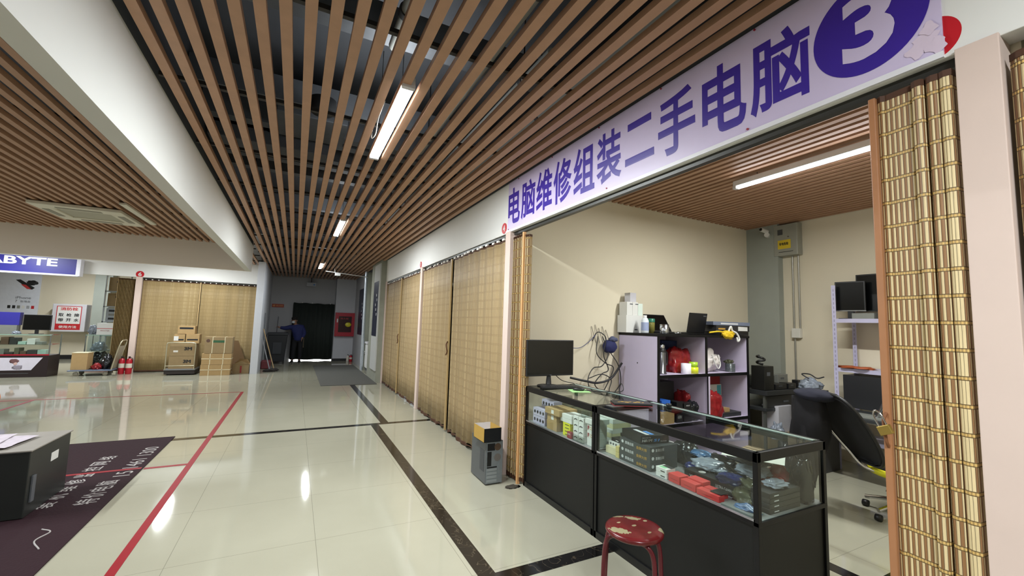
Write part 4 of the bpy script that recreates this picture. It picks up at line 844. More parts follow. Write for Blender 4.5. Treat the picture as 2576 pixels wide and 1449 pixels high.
for k in range(5):
    a = 2 * PI * k / 5 + 2.83; e_ = bc + Vector((.31 * math.cos(a), .31 * math.sin(a), .09)); o = MB().tube(curve_pts([bc + Vector((0, 0, .13)), bc + Vector((.15 * math.cos(a), .15 * math.sin(a), .125)), e_]), .018, CHROME, 8).build('base_leg', t)
    MB().lathe([(0, -.022), (.028, -.022), (.03, 0), (.028, .022), (0, .022)], e_ + Vector((0, 0, -.06)), BLKP, 16, 'y').build('caster', o)
t = T('jacket', 'dark jacket draped over the office chair back', 'jacket', (4.32, 2.36, .66))
b = MB(); JK = M('jacket_cloth', '0e0d12', .9, var=.25, nscale=10, bump=.4)
vs = []; n = 20; kk = 16
for i in range(n + 1):
    f = i / n
    for j in range(kk + 1):
        a = 2 * PI * j / kk; rx = .07 + .05 * math.sin(PI * min(1, f * 1.2)); ry = .13 + .05 * math.sin(PI * f) - .05 * f
        fold = 1 + .12 * math.sin(a * 5 + f * 4) * (1 - .5 * f); z = .40 - f * .78
        vs.append((rx * math.cos(a) * fold + .02 * f, ry * math.sin(a) * fold + (-.10 * (1 - f)) - .03 * math.sin(f * 5) - .08 * f * f, z - .05 * abs(math.sin(a)) * (1 - f) - (.10 * max(0, math.sin(a + 2.2)) * f)))
fs = [(i * (kk + 1) + j, i * (kk + 1) + j + 1, (i + 1) * (kk + 1) + j + 1, (i + 1) * (kk + 1) + j) for i in range(n) for j in range(kk)]
fs.append(tuple(range(kk, -1, -1))); fs.append(tuple(n * (kk + 1) + j for j in range(kk + 1)))
b.add(vs, fs, JK, True); b.build('jacket_body', t); MB().blob((.0, -.16, .38), (.10, .17, .06), M('jacket_navy', '1a1b28', .95), 7, .15).build('collar', t)
MB().tube(curve_pts([(-.06, -.10, .1), (-.07, -.12, -.1), (-.05, -.13, -.38)]), [.05] * 9 + [.045] * 7 + [.04], JK, 12).build('sleeve', t)

# ================================================================ STOOL, PC CASE
t = T('round_stool', 'dark red round metal stool with chipped paint before the counter', 'stool', (1.755, 1.833, 0))
def mat_stool():
    m = bpy.data.materials.new('chipped_red'); m.use_nodes = True; nt, b, N, L = nodes(m)
    tc = N('ShaderNodeTexCoord'); no = N('ShaderNodeTexNoise'); no.inputs['Scale'].default_value = 14; no.inputs['Detail'].default_value = 5; L(tc.outputs['Object'], no.inputs['Vector'])
    n2 = N('ShaderNodeTexNoise'); n2.inputs['Scale'].default_value = 60; L(tc.outputs['Object'], n2.inputs['Vector'])
    sp = N('ShaderNodeSeparateXYZ'); L(tc.outputs['Object'], sp.inputs[0]); acc = None
    for (x, y, rx, ry, an) in ((-.105, .0, .055, .028, -.95), (.065, .085, .04, .02, -.8), (.01, .01, .014, .009, 0), (.12, -.09, .03, .022, .3), (.03, -.085, .014, .008, .2), (-.045, .075, .012, .008, 0), (.0, .14, .035, .012, -.5), (.11, .03, .012, .01, 0), (.095, .06, .014, .006, 0)):
        c_, s_ = math.cos(an), math.sin(an)
        dx = mth(N, L, 'SUBTRACT', sp.outputs[0], x); dy = mth(N, L, 'SUBTRACT', sp.outputs[1], y)
        p_ = mth(N, L, 'ADD', mth(N, L, 'MULTIPLY', dx, c_ / rx), mth(N, L, 'MULTIPLY', dy, s_ / rx)); q_ = mth(N, L, 'ADD', mth(N, L, 'MULTIPLY', dx, -s_ / ry), mth(N, L, 'MULTIPLY', dy, c_ / ry))
        r_ = mth(N, L, 'ADD', mth(N, L, 'POWER', mth(N, L, 'ABSOLUTE', p_), 2), mth(N, L, 'POWER', mth(N, L, 'ABSOLUTE', q_), 2))
        v = mth(N, L, 'LESS_THAN', mth(N, L, 'ADD', r_, mth(N, L, 'MULTIPLY', mth(N, L, 'SUBTRACT', n2.outputs['Fac'], .5), 2.2)), 1)
        acc = v if acc is None else mth(N, L, 'MAXIMUM', acc, v)
    red = mixc(N, L, no.outputs['Fac'], '4a1013', '6f1c1f')
    L(mixc(N, L, acc, red, '8f8869'), b.inputs['Base Color']); b.inputs['Roughness'].default_value = .25
    return m
MB().lathe([(0, .478), (.13, .478), (.15, .474), (.157, .482), (.157, .492), (.15, .5), (.13, .503), (0, .504)], (0, 0, 0), mat_stool(), 56).build('seat', t)
SR = M('stool_leg_red', '5a1620', .25, var=.2); er = Vector((.72, -.69, 0)); ef = Vector((-.69, -.72, 0))
for A_, B_ in (((-.155, .03), (.10, .11)), ((-.15, -.09), (.135, -.03))):
    a = er * A_[0] + ef * A_[1]; c = er * B_[0] + ef * B_[1]; mid = (a + c) / 2; z = Vector((0, 0, 1))
    for s, p in enumerate((a, c)):
        inn = (mid - p)
        MB().tube(curve_pts([p * 1.12 + z * 0, p * 1.06 + z * .25, p + z * .39, p + inn * .18 + z * .445, p + inn * .5 + z * .463, mid + z * .465]), .0125, SR, 12).build('leg', t)
MB().lathe([(.098, .20), (.106, .20), (.106, .21), (.098, .21), (.098, .20)], (0, 0, 0), SR, 32).build('ring', t) if False else None
t = T('computer_case', 'old dark grey computer case with bare metal back beside the post', 'computer', (1.79, 3.93, 0), math.radians(-1))
PCG = M('case_paint', '4b4f50', .45, var=.08); PCM = M('case_back', '8d9498', .4, .5, var=.15, nscale=30)
MB().box(0, .185, .003, .40, .01, .425, PCG).build('shell', t, .003); MB().box(-.002, .0, .05, .16, .12, .33, M('vent_dark', '33373a', .5)).build('side_vent', t)
MB().box(.004, .181, -.001, .003, .015, .42, PCM).build('back_plate', t)
MB().box(.012, .095, -.0022, -.001, .335, .405, BLKP).build('psu_opening', t); MB().lathe([(0, 0), (.036, 0), (.036, .001), (0, .001)], (.125, -.0025, .368), M('fan_brown', '53402f', .7), 24, 'y').build('psu_fan_hole', t)
MB().box(.012, .058, -.0022, -.001, .185, .325, BLKP).build('io_opening', t); MB().lathe([(0, 0), (.037, 0), (.037, .001), (0, .001)], (.125, -.0025, .265), M('fan_grille', '6a6560', .6), 24, 'y').build('fan_grille', t)
for k in range(4): MB().box(.012, .12, -.004, -.001, .03 + k * .036, .055 + k * .036, M('slot_cover', 'a4abb0', .35, .6)).build('slot_cover', t)
MB().box(.012, .12, -.0045, -.001, .166, .178, BLKP).build('slot_gap', t); MB().box(.135, .15, -.004, -.001, .02, .18, PCM).build('rib', t)
for x in (.02, .165):
    for y in (.03, .36): MB().cyl((x, y, 0), (x, y, .012), .01, BLKP, 10).build('foot', t)
t = T('open_carton', 'open black and gold carton with white inside on top of the computer case', 'box', (1.845, 4.04, .426)); w2, d2, h2 = .095, .135, .135
b = MB(); k = M('gold_carton', 'b08c3c', .5); bk = M('black_card'); wi = M('carton_inside', 'd8d6d8', .6)
b.box(-w2, w2, -d2, -d2 + .003, 0, h2, bk); b.build('front_side', t)
MB().box(-w2, w2, d2 - .003, d2, 0, h2, wi).build('rear_side', t); MB().box(-w2, -w2 + .003, -d2, d2, 0, h2, k).build('gold_side', t); MB().box(w2 - .003, w2, -d2, d2, 0, h2, k).build('gold_side', t); MB().box(-w2, w2, -d2, d2, 0, .003, wi).build('bottom', t)
tag(MB().blob((0, 0, 0), (.07, .05, .006), M('dirt', '3b362c', .9), 2, .6, 3, 3, flat=0).build('floor_dirt', loc=(2.03, 3.80, 0.001)), 'dark dirt patch on the floor under the pale curtain pole', 'dirt')

# ================================================================ CARPET OBJECTS, LEFT FOREGROUND
t = T('black_cabinet', 'black crate like cabinet with newspapers on top on the maroon carpet', 'cabinet', (-2.3, 4.97, .0098))
MB().box(-.55, .55, -.30, .36, .0, .50, M('cabinet_black', '232624', .4, var=.15)).build('body', t, .006); MB().box(.551, .553, .03, .15, .33, .40, WCARD).build('sticker', t)
MB().box(.552, .562, -.25, -.2, .1, .3, M('grey_print')).build('handle', t); MB().box(-.56, .56, -.31, .37, .50, .512, M('rim_grey', '8f8a82', .5)).build('rim', t, .003)
for k in range(3):
    b = MB(); vs = []; fs = []
    for i in range(9):
        for j in range(7):
            vs.append((-.3 + i * .075, -.2 + j * .066, .004 + k * .004 + .010 * noise.noise(Vector((i * .5, j * .6, k * 3.3))) + .005))
    for i in range(8):
        for j in range(6): a = i * 7 + j; fs.append((a, a + 7, a + 8, a + 1))
    b.add(vs, fs, M('newsprint', 'b9b0b8', .8, var=.25, nscale=25)); o = b.build('newspaper', loc=(-2.2 - .13 * k, 4.96 + .04 * k, .53 + .002 * k), rz=.2 * k - .1); tag(o, ('crumpled newspaper at the corner of the black cabinet', 'middle newspaper on the black cabinet', 'newspaper farthest left on the black cabinet')[k], 'newspaper')
t = T('orange_bottle', 'yellow and orange toy like post at the left image edge', 'post', (-2.84, 6.6, 0.0098)); t['label'] = 'yellow post with an orange top at the left image edge'; t.name = 'barrier_post'
MB().cyl((0, 0, 0), (0, 0, .52), .04, M('post_yellow', 'd8c62a', .4)).build('pole', t); MB().blob((0, 0, .64), (.07, .07, .12), M('post_orange', 'd8741f', .5), 2, .1).build('top', t)

# ================================================================ LEFT HALL: BOXES AND TROLLEYS
t = T('hand_cart', 'flat cart with looped metal handle carrying the 3M cartons', 'cart', (-2.66, 14.35, 0))
MB().box(-.34, .34, -.22, .45, .13, .165, M('cart_grey', '7c7f82', .45)).build('deck', t, .006)
MB().tube(curve_pts([(-.31, -.22, .15), (-.31, -.23, .5), (-.31, -.23, .80), (-.26, -.23, .86), (0, -.23, .865), (.26, -.23, .86), (.31, -.23, .80), (.31, -.23, .5), (.31, -.22, .15)]), .014, M('cart_rail', 'b9b39a', .35, .6), 8).build('handle', t)
MB().tube([(-.31, -.228, .25), (.31, -.228, .25)], .01, M('cart_rail'), 8).build('cross_bar', t)
for x in (-.26, .26):
    for y in (-.14, .36): MB().lathe([(0, -.018), (.055, -.018), (.055, .018), (0, .018)], (x, y, .056), BLKP, 20, 'x').build('wheel', t)
MB().box(-.33, .33, -.205, .43, .03, .125, M('cart_under', '2b2422', .7)).build('underframe', t)
for k in range(2):
    t = carton('printed_carton', ('lower big carton with 3M print on the hand cart', 'upper big carton with 3M print on the hand cart')[k], 'box', -2.64, 14.42, .166 + k * .34, .56, .46, .335, CARD2)
    text(t, '3M', INK, (.03, -.232, .15), *NY, .17, .09, bold=.05)
MB().box(-.2, -.1, -.233, -.231, .10, .15, M('torn_white', 'd8d6ce', .6)).build('torn_tape', t)
for k, (x, y, z, w_, h_, lab) in enumerate(((-2.75, 14.40, .842, .24, .24, 'small carton with black strip, left one on the 3M cartons'), (-2.46, 14.40, .842, .30, .25, 'small carton with black strip, right one on the 3M cartons'), (-2.62, 14.44, 1.093, .38, .22, 'carton with dark strip topmost above the 3M cartons'))):
    t = carton('small_carton', lab, 'box', x, y, z, w_, .3, h_, CARD); MB().box(-w_ * .4, w_ * .4, -.152, -.15, h_ * .32 if k < 2 else h_ * .6, h_ * .32 + .04 if k < 2 else h_ * .6 + .05, INK).build('black_strip', t)
    if k == 0: MB().box(-.12, -.02, -.153, -.151, .07, .19, WCARD).build('label', t)
STR = M('string_cream', 'd9d0b0', .7)
def bundle(lab, x, y, z, w_, d_, h_, lines, green=False):
    t = carton('tied_carton', lab, 'box', x, y, z, w_, d_, h_, CARD2 if green else CARD)
    for gx in (-.22, .22): MB().box(gx * w_ - .008, gx * w_ + .008, -d_ / 2 - .004, d_ / 2 + .004, -.0, h_ + .004, STR).build('string', t)
    if lines: MB().box(-w_ / 2 - .004, w_ / 2 + .004, -d_ / 2 - .004, d_ / 2 + .004, h_ * .5, h_ * .5 + .016, STR).build('string', t)
    if green:
        MB().box(-.14, .14, -d_ / 2 - .002, -d_ / 2, h_ * .66, h_ * .80, M('green_ink', '2f5a3a', .6)).build('green_print', t); MB().lathe([(0, 0), (.045, 0), (0, .001)], (-.24, -d_ / 2 - .002, h_ * .77), M('brown_ink', '5a4034', .6), 20, 'y').build('round_print', t)
bundle('string tied brown bundle, lowest of the right stack', -1.84, 14.08, .001, .67, .36, .285, True); bundle('string tied brown bundle in the middle of the right stack', -1.83, 14.08, .291, .67, .36, .295, True); bundle('tied carton with green print on top of the string tied bundles', -1.81, 14.08, .595, .63, .36, .44, False, True)
t = T('open_carton', 'low open brown carton beside the white stub wall', 'box', (-1.28, 14.38, 0))
MB().box(-.2, .2, -.17, .17, 0, .25, CARD2).build('carton', t); MB().quad([(-.2, -.17, .251), (.0, -.2, .36), (.2, -.19, .27), (.2, -.17, .251)], CARD2).build('flap', t); MB().quad([(-.2, .17, .251), (-.05, .12, .4), (.12, .15, .38), (.2, .17, .251)], CARD).build('flap', t); MB().box(-.02, .02, -.172, -.17, .02, .22, M('red_dull')).build('red_print', t)
t = T('leaning_board', 'brown triangular cardboard sheet leaning behind the low open carton', 'cardboard', (-1.36, 14.86, 0)); MB().add([(-.25, -.0, 0), (.22, -.0, 0), (-.1, .03, .9), (-.25, .03, .9), (-.25, .012, 0), (.22, .012, 0), (-.1, .042, .9), (-.25, .042, .9)], [(0, 1, 2, 3), (7, 6, 5, 4), (0, 4, 5, 1), (1, 5, 6, 2), (2, 6, 7, 3), (3, 7, 4, 0)], M('board_brown', '6d5334', .8)).build('sheet', t)
def extinguisher(lab, x, y, h=.46, r=.068, m=None):
    t = T('fire_extinguisher', lab, 'fire extinguisher', (x, y, 0)); m = m or M('ext_red', 'b01c2c', .3)
    MB().lathe([(0, 0), (r * .95, 0), (r, .01), (r, h * .74), (r * .8, h * .84), (r * .3, h * .89), (r * .3, h * .93)], (0, 0, 0), m, 24).build('cylinder', t)
    MB().box(-.015, .015, -.05, .02, h * .93, h, BLKP).build('valve', t); MB().tube(curve_pts([(.0, -.02, h * .95), (r, -.03, h * .88), (r + .015, -.01, h * .6), (r + .01, 0, h * .3)]), .008, BLKP, 6).build('hose', t); MB().lathe([(r * 1.01, h * .35), (r * 1.01, h * .6)], (0, 0, 0), M('ext_label', 'd8cfc0', .5), 24).build('label', t)
extinguisher('left red fire extinguisher before the post with disc 6', -4.02, 14.76); extinguisher('right red fire extinguisher before the post with disc 6', -3.86, 14.72)
extinguisher('small white fire extinguisher at the far wall column', 1.92, 17.6, .27, .05, M('ext_white', 'd5d0c6', .4)); extinguisher('small red fire extinguisher at the far wall column', 2.03, 17.55, .27, .055)
t = T('platform_trolley', 'blue grey platform trolley beside the fire extinguishers', 'cart', (-4.5, 14.62, 0)); MB().box(-.44, .40, -.25, .25, .12, .15, M('trolley_blue', '5f6b80', .45)).build('deck', t, .008)
MB().tube(curve_pts([(.38, -.22, .14), (.46, -.22, .6), (.52, -.20, .86), (.53, 0, .9), (.52, .20, .86), (.46, .22, .6), (.38, .22, .14)]), .014, M('cart_rail'), 8).build('handle', t)
for x in (-.3, .26):
    for y in (-.17, .17): MB().lathe([(0, -.018), (.05, -.018), (.05, .018), (0, .018)], (x, y, .051), (M('wheel_grey', '9c9788', .5)), 18, 'y').build('wheel', t)
MB().add([(.36, -.23, .16), (.47, -.23, .75), (.49, .23, .75), (.38, .23, .16)], [(0, 1, 2, 3)], M('wrap_plastic', '8d8672', .4, var=.3)).build('stretch_film', t)
t = carton('open_carton', 'brown open carton on the left of the platform trolley', 'box', -4.76, 14.62, .151, .30, .34, .42, CARD); MB().box(-.155, .155, -.175, .175, .42, .43, M('cream_card')).build('lid', t)
bag('dark red bag on the platform trolley', -4.46, 14.6, .151, .1, .12, .1, 4, 51, rough=.5); bag('black bag pile on the platform trolley against its handle', -4.28, 14.66, .151, .12, .14, .22, 2, 52, rough=.5)
# glass cases of the left shop
def tall_case(lab, x0, x1, y0, y1, H, zf, white=True):
    t = T('glass_counter', lab, 'display case', (x0, y0, 0)); w_ = x1 - x0; d_ = y1 - y0
    MB().box(0, w_, 0, d_, 0, zf, M('case_dark', '24191c', .35)).build('cabinet_body', t, .004); MB().box(0, w_, -.004, 0, zf, zf + .03, M('red_trim', 'a3142a', .3)).build('red_trim', t)
    for x in (0, w_ - .02):
        for y in (0, d_ - .02): MB().box(x, x + .02, y, y + .02, zf, H, STEEL).build('post', t)
    for z in (H - .012, (H + zf) / 2): MB().box(.01, w_ - .01, .01, d_ - .01, z, z + .008, GLASS).build('glass_shelf', t)
    MB().box(.0, w_, .004, .008, zf + .03, H, GLASS).build('front_glass', t); MB().box(.0, w_, -.002, .012, H - .014, H + .004, M('edge_green', '8fae9f', .2)).build('top_edge', t)
    return t, zf, H
t, zf, H = tall_case('left glass display counter with red trim and photo panel', -8.6, -5.30, 14.4, 14.95, 1.02, .52)
MB().add([(1.6, -.005, .17), (3.02, -.005, .17), (3.2, -.005, .47), (1.6, -.005, .47)], [(0, 1, 2, 3)], M('photo_panel', 'd3cfdc', .3)).build('photo_panel', t)
MB().blob((2.72, -.006, .39), (.075, .002, .055), M('photo_dark', '6d4a4c', .5), 2, .3).build('photo_hair', t); MB().blob((2.74, -.006, .33), (.03, .002, .04), M('photo_skin', 'caa9a2', .5), 3, .2).build('photo_face', t); MB().blob((2.78, -.006, .24), (.085, .002, .055), M('photo_cloth', '8f8996', .5), 4, .3).build('photo_clothes', t)
MB().box(1.6, 2.98, -.006, -.004, .09, .10, M('grey_print')).build('printed_line', t)
rnd = random.Random(3)
for lv, z in enumerate((.525, .781)):
    x = -6.35
    for k in range(7):
        w_ = rnd.uniform(.08, .16); h_ = rnd.uniform(.06, .19)
        if x + w_ > -5.35: break
        item('case_goods', 'box in the left glass counter, %s level, %s from the image edge' % (('lower', 'upper')[lv], ('first', 'second', 'third', 'fourth', 'fifth', 'sixth', 'seventh')[k]), 'box', x, x + w_, 14.5, 14.72, z, h_, (WCARD, DARK, M('olive_card'), M('case_grey2'), M('mint_card'), M('brown_card'), M('dark_box_y'))[(k * 3 + lv * 2) % 7]); x += w_ + .02
t, zf, H = tall_case('small dark glass display case behind the platform trolley', -5.2, -4.58, 16.0, 16.5, .97, .05)
bag('grey cable heap in the small dark glass case', -4.95, 16.2, .52, .16, .12, .16, 1, 61, rough=.5); bag('dark goods heap in the small dark glass case bottom', -4.9, 16.22, .06, .22, .14, .26, 2, 62, rough=.5)
t = carton('white_carton', 'white carton with red line on the small dark glass case', 'box', -4.80, 16.2, .975, .40, .3, .33, WCARD); MB().box(-.2, .2, -.152, -.15, .17, .185, RED).build('red_line', t); text(t, 'PRINTER', M('red_dull'), (-.12, -.152, .10), *NY, .2, .03)
bag('crumpled white bag left of the white red-lined carton', -5.1, 16.15, .98, .09, .08, .17, 1, 63, rough=.6)
screen('dark monitor seen from the front on the left glass counter', -5.68, 14.66, 1.025, .5, .38, 0)
item('blue_screen_box', 'blue box at the image edge on the left glass counter', 'box', -6.5, -5.97, 14.6, 14.75, 1.24, .31, M('sign_blue'))
item('blue_box_stand', 'grey pale carton under the blue box', 'box', -6.45, -6.0, 14.6, 14.76, 1.025, .214, M('case_grey2'))
bag('white crumpled plastic on the left glass counter', -5.95, 14.5, 1.025, .07, .05, .05, 1, 64, rough=.5)
item('dark_printer', 'dark flat device at the corner of the left glass counter', 'device', -5.42, -5.12, 14.6, 14.8, 1.03, .1, BLKP) if False else None
# shelves with cartons between glass case and bundle
t = T('storage_shelf', 'grey metal shelf with cartons left of the folded bundle', 'shelf', (-5.05, 17.0, 0)); 
for x in (-.16, .42):
    for y in (0, .4): MB().box(x, x + .03, y, y + .03, 0, 2.9, M('shelf_grey', '9da3a6', .4, .3)).build('post', t)
for z in (.45, .9, 1.32, 1.78, 2.25): MB().box(-.16, .45, 0, .43, z, z + .03, M('shelf_grey')).build('shelf_board', t)
for k, (z, h_, m, lab) in enumerate(((2.281, .42, CARD2, 'brown carton on the top board of the grey storage shelf'), (1.811, .40, CARD2, 'brown carton on the second board of the grey storage shelf'), (1.351, .40, M('frame_card', '9aa2a8', .4), 'grey striped box on the third board of the grey storage shelf'))):
    tt = carton('shelf_carton', lab, 'box', -4.91, 17.2, z, .46, .34, h_, m)
    if k == 2:
        for j in range(3): MB().box(-.17, .2, -.172, -.17, .05 + j * .12, .11 + j * .12, (INK, M('case_grey2'), INK)[j]).build('dark_stripe', tt)
    else: MB().box(-.05, .1, -.172, -.17, .26, .31, INK).build('printed_mark', tt)
st('wall_left_shop_pillar', MB().box(-6.2, -5.75, 19.3, 19.7, 0, 3.6, CONCG))
# posters and hydrant box
t = T('phone_poster', 'white iPhone poster on the left shop back wall', 'poster', (-8.2, 19.66, 0)); MB().box(-.75, .55, 0, .03, 1.45, 2.9, M('poster_white', 'd5d9e2', .4)).build('sheet', t)
text(t, 'iPhone', M('grey_print'), (.0, -.002, 1.98), *NY, .36, .08); text(t, '7', M('grey_print'), (.0, -.002, 1.86), *NY, .05, .08); text(t, '玫瑰金', M('grey_print'), (.12, -.002, 1.86), *NY, .24, .07)
MB().add([(-.05, -.002, 2.60), (.06, -.002, 2.62), (.42, -.002, 2.36), (.36, -.002, 2.30), (.28, -.002, 2.31)], [(0, 4, 3, 2, 1)], INK).build('black_phone', t); MB().add([(.08, -.003, 2.46), (.2, -.003, 2.45), (.33, -.003, 2.32), (.24, -.003, 2.31)], [(0, 3, 2, 1)], M('coral_card')).build('red_phone', t)
MB().blob((.34, -.001, 2.52), (.13, .002, .08), INK, 3, .3).build('black_emblem', t); MB().blob((-.62, -.001, 2.1), (.2, .002, .35), RED, 3, .05).build('red_patch', t)
for k in range(6): MB().box(-.16 + k * .11, -.09 + k * .11, -.002, 0, 1.66, 1.76, (INK, INK, M('case_grey2'), WCARD, M('silver_plastic'), RED)[k]).build('colour_sample', t)
t = T('hydrant_box', 'white wall box with red fire hydrant notice in the left shop', 'fire box', (-6.75, 19.3, 0)); MB().box(-.42, .42, .0, .4, .93, 1.86, M('hydrant_white', 'c6c4c9', .4)).build('box', t, .02)
MB().box(-.31, .31, -.003, 0, 1.0, 1.79, RED).build('red_border', t); MB().box(-.29, .29, -.005, -.003, 1.2, 1.77, WCARD).build('white_field', t)
text(t, '消防栓', M('red_text', 'c03a3c', .5), (-.22, -.006, 1.64), *NY, .44, .11, bold=.03); text(t, '使用方法', WCARD, (-.22, -.004, 1.05), *NY, .44, .09, bold=.02)
for k in range(6): text(t, '取枪接带开水'[k], INK, (-.25 + (k % 3) * .19, -.006, 1.44 - (k // 3) * .17), *NY, .13, .11, bold=.03)

# ================================================================ FAR END
t = T('door_curtain', 'dark green black quilted curtain over the far exit door', 'curtain', (.66, 18.2, 0)); QG = M('quilt_dark', '1e2622', .8, var=.15)
b = MB(); pts = [(-.74 + k * .0296, .012 * math.sin(k * 1.1)) for k in range(51)]; vs = []
for x, y in pts: vs += [(x, y, .035 + .01 * math.sin(x * 9)), (x, y, 2.22 + .01 * math.sin(x * 14))]
b.add(vs, [(2 * i, 2 * i + 2, 2 * i + 3, 2 * i + 1) for i in range(50)], QG, True); o = b.build('quilt', t); md = o.modifiers.new('solid', 'SOLIDIFY'); md.thickness = .03
for x in (-.45, -.1, .55): MB().box(x - .02, x + .02, -.03, .0, 2.22, 2.25, WCARD).build('hook', t)
MB().box(-.35, -.30, -.05, -.02, .5, 1.25, M('pole_tan', '6d6047', .5)).build('handle_stick', t)
st('door_1', MB().box(-.1, 1.4, 18.33, 18.349, 0.05, 2.2, BLKP).box(-.1, 1.4, 18.33, 18.349, 0, .05, M('daylight_gap', 'ffffff', .5, emit=('ffffff', 3))))
t = T('fire_cabinet', 'red fire hose cabinet with yellow helmet on the far column', 'fire cabinet', (1.75, 17.8, 1.43)); MB().box(-.36, .36, -.14, 0, -.46, .46, M('cabinet_red', 'a01428', .35)).build('cabinet', t, .006)
MB().box(-.24, .24, -.144, -.14, -.30, .32, M('cab_window', '3b2426', .15)).build('window', t); MB().blob((.12, -.15, -.0), (.11, .03, .09), M('helmet_yellow', 'c9c02a', .4), 2, .1).build('yellow_helmet', t); MB().box(-.30, -.26, -.15, -.14, .08, .22, WCARD).build('handle', t); text(t, '消火栓', M('red_text'), (-.18, -.145, .2), *NY, .3, .07)
t = T('exit_sign', 'small ceiling hung box light before the far wall', 'sign', (.47, 18.1, 2.98)); MB().box(-.17, .17, -.03, .03, -.1, .05, M('exit_grey', 'a9adb3', .5)).build('box', t, .005); MB().cyl((0, 0, .05), (0, 0, .24), .012, BLKP, 8).build('rod', t); MB().lathe([(0, 0), (.03, 0), (0, .002)], (.1, -.032, -.03), M('card_blue'), 12, 'y').build('blue_mark', t)
t = T('red_notice', 'small orange red notice on the far wall above the bin', 'sign', (-.62, 18.34, 2.08)); MB().box(-.2, .2, -.012, 0, -.065, .065, M('notice_red', '9c3a22', .5)).build('plate', t); text(t, '禁止吸烟', M('notice_gold', 'c98a4a', .5), (-.06, -.0125, -.03), *NY, .22, .06, bold=.02); MB().lathe([(0, 0), (.04, 0), (0, .001)], (-.13, -.013, 0), M('notice_gold'), 16, 'y').build('round_mark', t)
t = T('wheeled_bin', 'large dark wheeled rubbish bin beside the person', 'bin', (-.5, 17.15, 0)); b = MB()
b.add([(-.24, -.25, .08), (.24, -.25, .08), (.24, .22, .08), (-.24, .22, .08), (-.3, -.32, 1.0), (.3, -.32, 1.0), (.3, .3, 1.0), (-.3, .3, 1.0)], [(3, 2, 1, 0), (4, 5, 6, 7), (0, 1, 5, 4), (1, 2, 6, 5), (2, 3, 7, 6), (3, 0, 4, 7)], M('bin_dark', '202226', .6)); b.build('tub', t, .02)
MB().box(-.32, .32, -.34, .32, 1.0, 1.09, M('bin_lid', '26282c', .6)).build('lid', t, .02); MB().box(-.14, .14, -.31, -.27, .35, .75, M('bin_panel', '303338', .6)).build('front_panel', t, .01)
for x in (-.22, .22): MB().lathe([(0, -.03), (.09, -.03), (.09, .03), (0, .03)], (x, .18, .09), BLKP, 18, 'x').build('wheel', t)
for x in (-.22, .22): MB().box(x - .03, x + .03, -.25, -.19, 0, .09, BLKP).build('foot', t)
for k, (p0, p1, m, lab) in enumerate((((-.84, 14.9, 1.26), (-.47, 14.7, .05), 'a98f6a', 'mop with pale wooden stick leaning on the stub wall'), ((-.84, 14.75, .95), (-.58, 14.6, .05), '8d8f95', 'mop with grey stick leaning on the stub wall'))):
    t = T('mop', lab, 'mop', (0, 0, 0)); p0 = Vector(p0); p1 = Vector(p1); t.location = (p1.x, p1.y, 0)
    MB().cyl(p0 - Vector((p1.x, p1.y, 0)), Vector((0, 0, .05)), .016, M('stick_%d' % k, m, .5), 10).build('stick', t)
    MB().blob((0, 0, .035), (.15 if k else .12, .12, .05), M('mop_dark', '33302e', .95, var=.4, nscale=40), k + 3, .4, 3, 3, flat=-.034).build('mop_head', t)
tag(MB().cyl((-.85, 15.6, 0), (-.84, 15.2, 1.75), .014, M('stick_blue', '6f7378', .5), 8).build('long_stick'), 'thin grey stick leaning on the stub wall behind the mops', 'stick')
tag(MB().box(-.86, -.6, 15.3, 15.7, .001, .26, M('bucket_red', '6a2a30', .5)).build('red_bucket', bev=.03), 'dark red bucket behind the mops', 'bucket')
# right side of the corridor end
t = T('white_cabinet', 'small white cabinet with sink top in the right recess', 'cabinet', (2.36, 14.3, 0)); MB().box(-.25, .28, -.25, .25, .1, .86, WCARD).build('body', t, .006); MB().box(-.28, .29, -.28, .28, .86, .93, M('sink_white', 'e2e2e6', .2)).build('sink_top', t, .01); MB().box(-.256, -.25, -.22, .22, .14, .82, M('white_card')  if 'white_card' in _M else WCARD).build('door', t); MB().tube(curve_pts([(-.257, .1, .5), (-.28, .1, .54), (-.28, .1, .6), (-.257, .1, .64)]), .008, STEEL, 6).build('handle', t); MB().box(-.22, .28, -.22, .22, 0, .1, M('grey_print')).build('plinth', t)
for lab, x, y0, y1, z0, z1 in (('dark blue notice poster with white marks on the near concrete pier', 1.93, 11.55, 12.25, 1.2, 2.68), ('dark poster on the far right corridor wall', 2.098, 15.5, 16.6, 1.1, 2.75)):
    t = T('notice_poster', lab, 'poster', (x, 0, 0)); MB().box(-.008, 0, y0, y1, z0, z1, M('poster_dark', '23283a', .4)).build('sheet', t)
    for k in range(5): MB().box(-.0095, -.008, y0 + .08 + .1 * (k % 3), y0 + .16 + .1 * (k % 3), z0 + .55 + .13 * k, z0 + .62 + .13 * k, M('card_white')).build('white_mark', t)
tag(MB().cyl((2.02, 14.5, 0), (2.0, 14.45, 3.22), .05, M('pipe_silver', 'c4ccd4', .3, .5, var=.2), 16).build('wall_pipe'), 'silver vertical pipe before the dark poster in the corridor end', 'pipe')
t = T('bracket_camera', 'small camera on a thin horizontal rod near the corridor ceiling', 'camera', (1.1, 14.2, 3.05)); MB().cyl((-.35, .0, .06), (.92, .1, -.02), .012, WCARD, 8).build('rod', t); MB().box(-.08, .08, -.06, .06, -.06, .03, WCARD).build('housing', t, .01); MB().cyl((-.08, 0, .03), (-.1, 0, .17), .008, WCARD, 8).build('stem', t)
item('floor_block', 'black door stop block beside the near concrete pier', 'block', 1.70, 1.95, 12.9, 13.1, .0125, .10, BLKP) if False else None

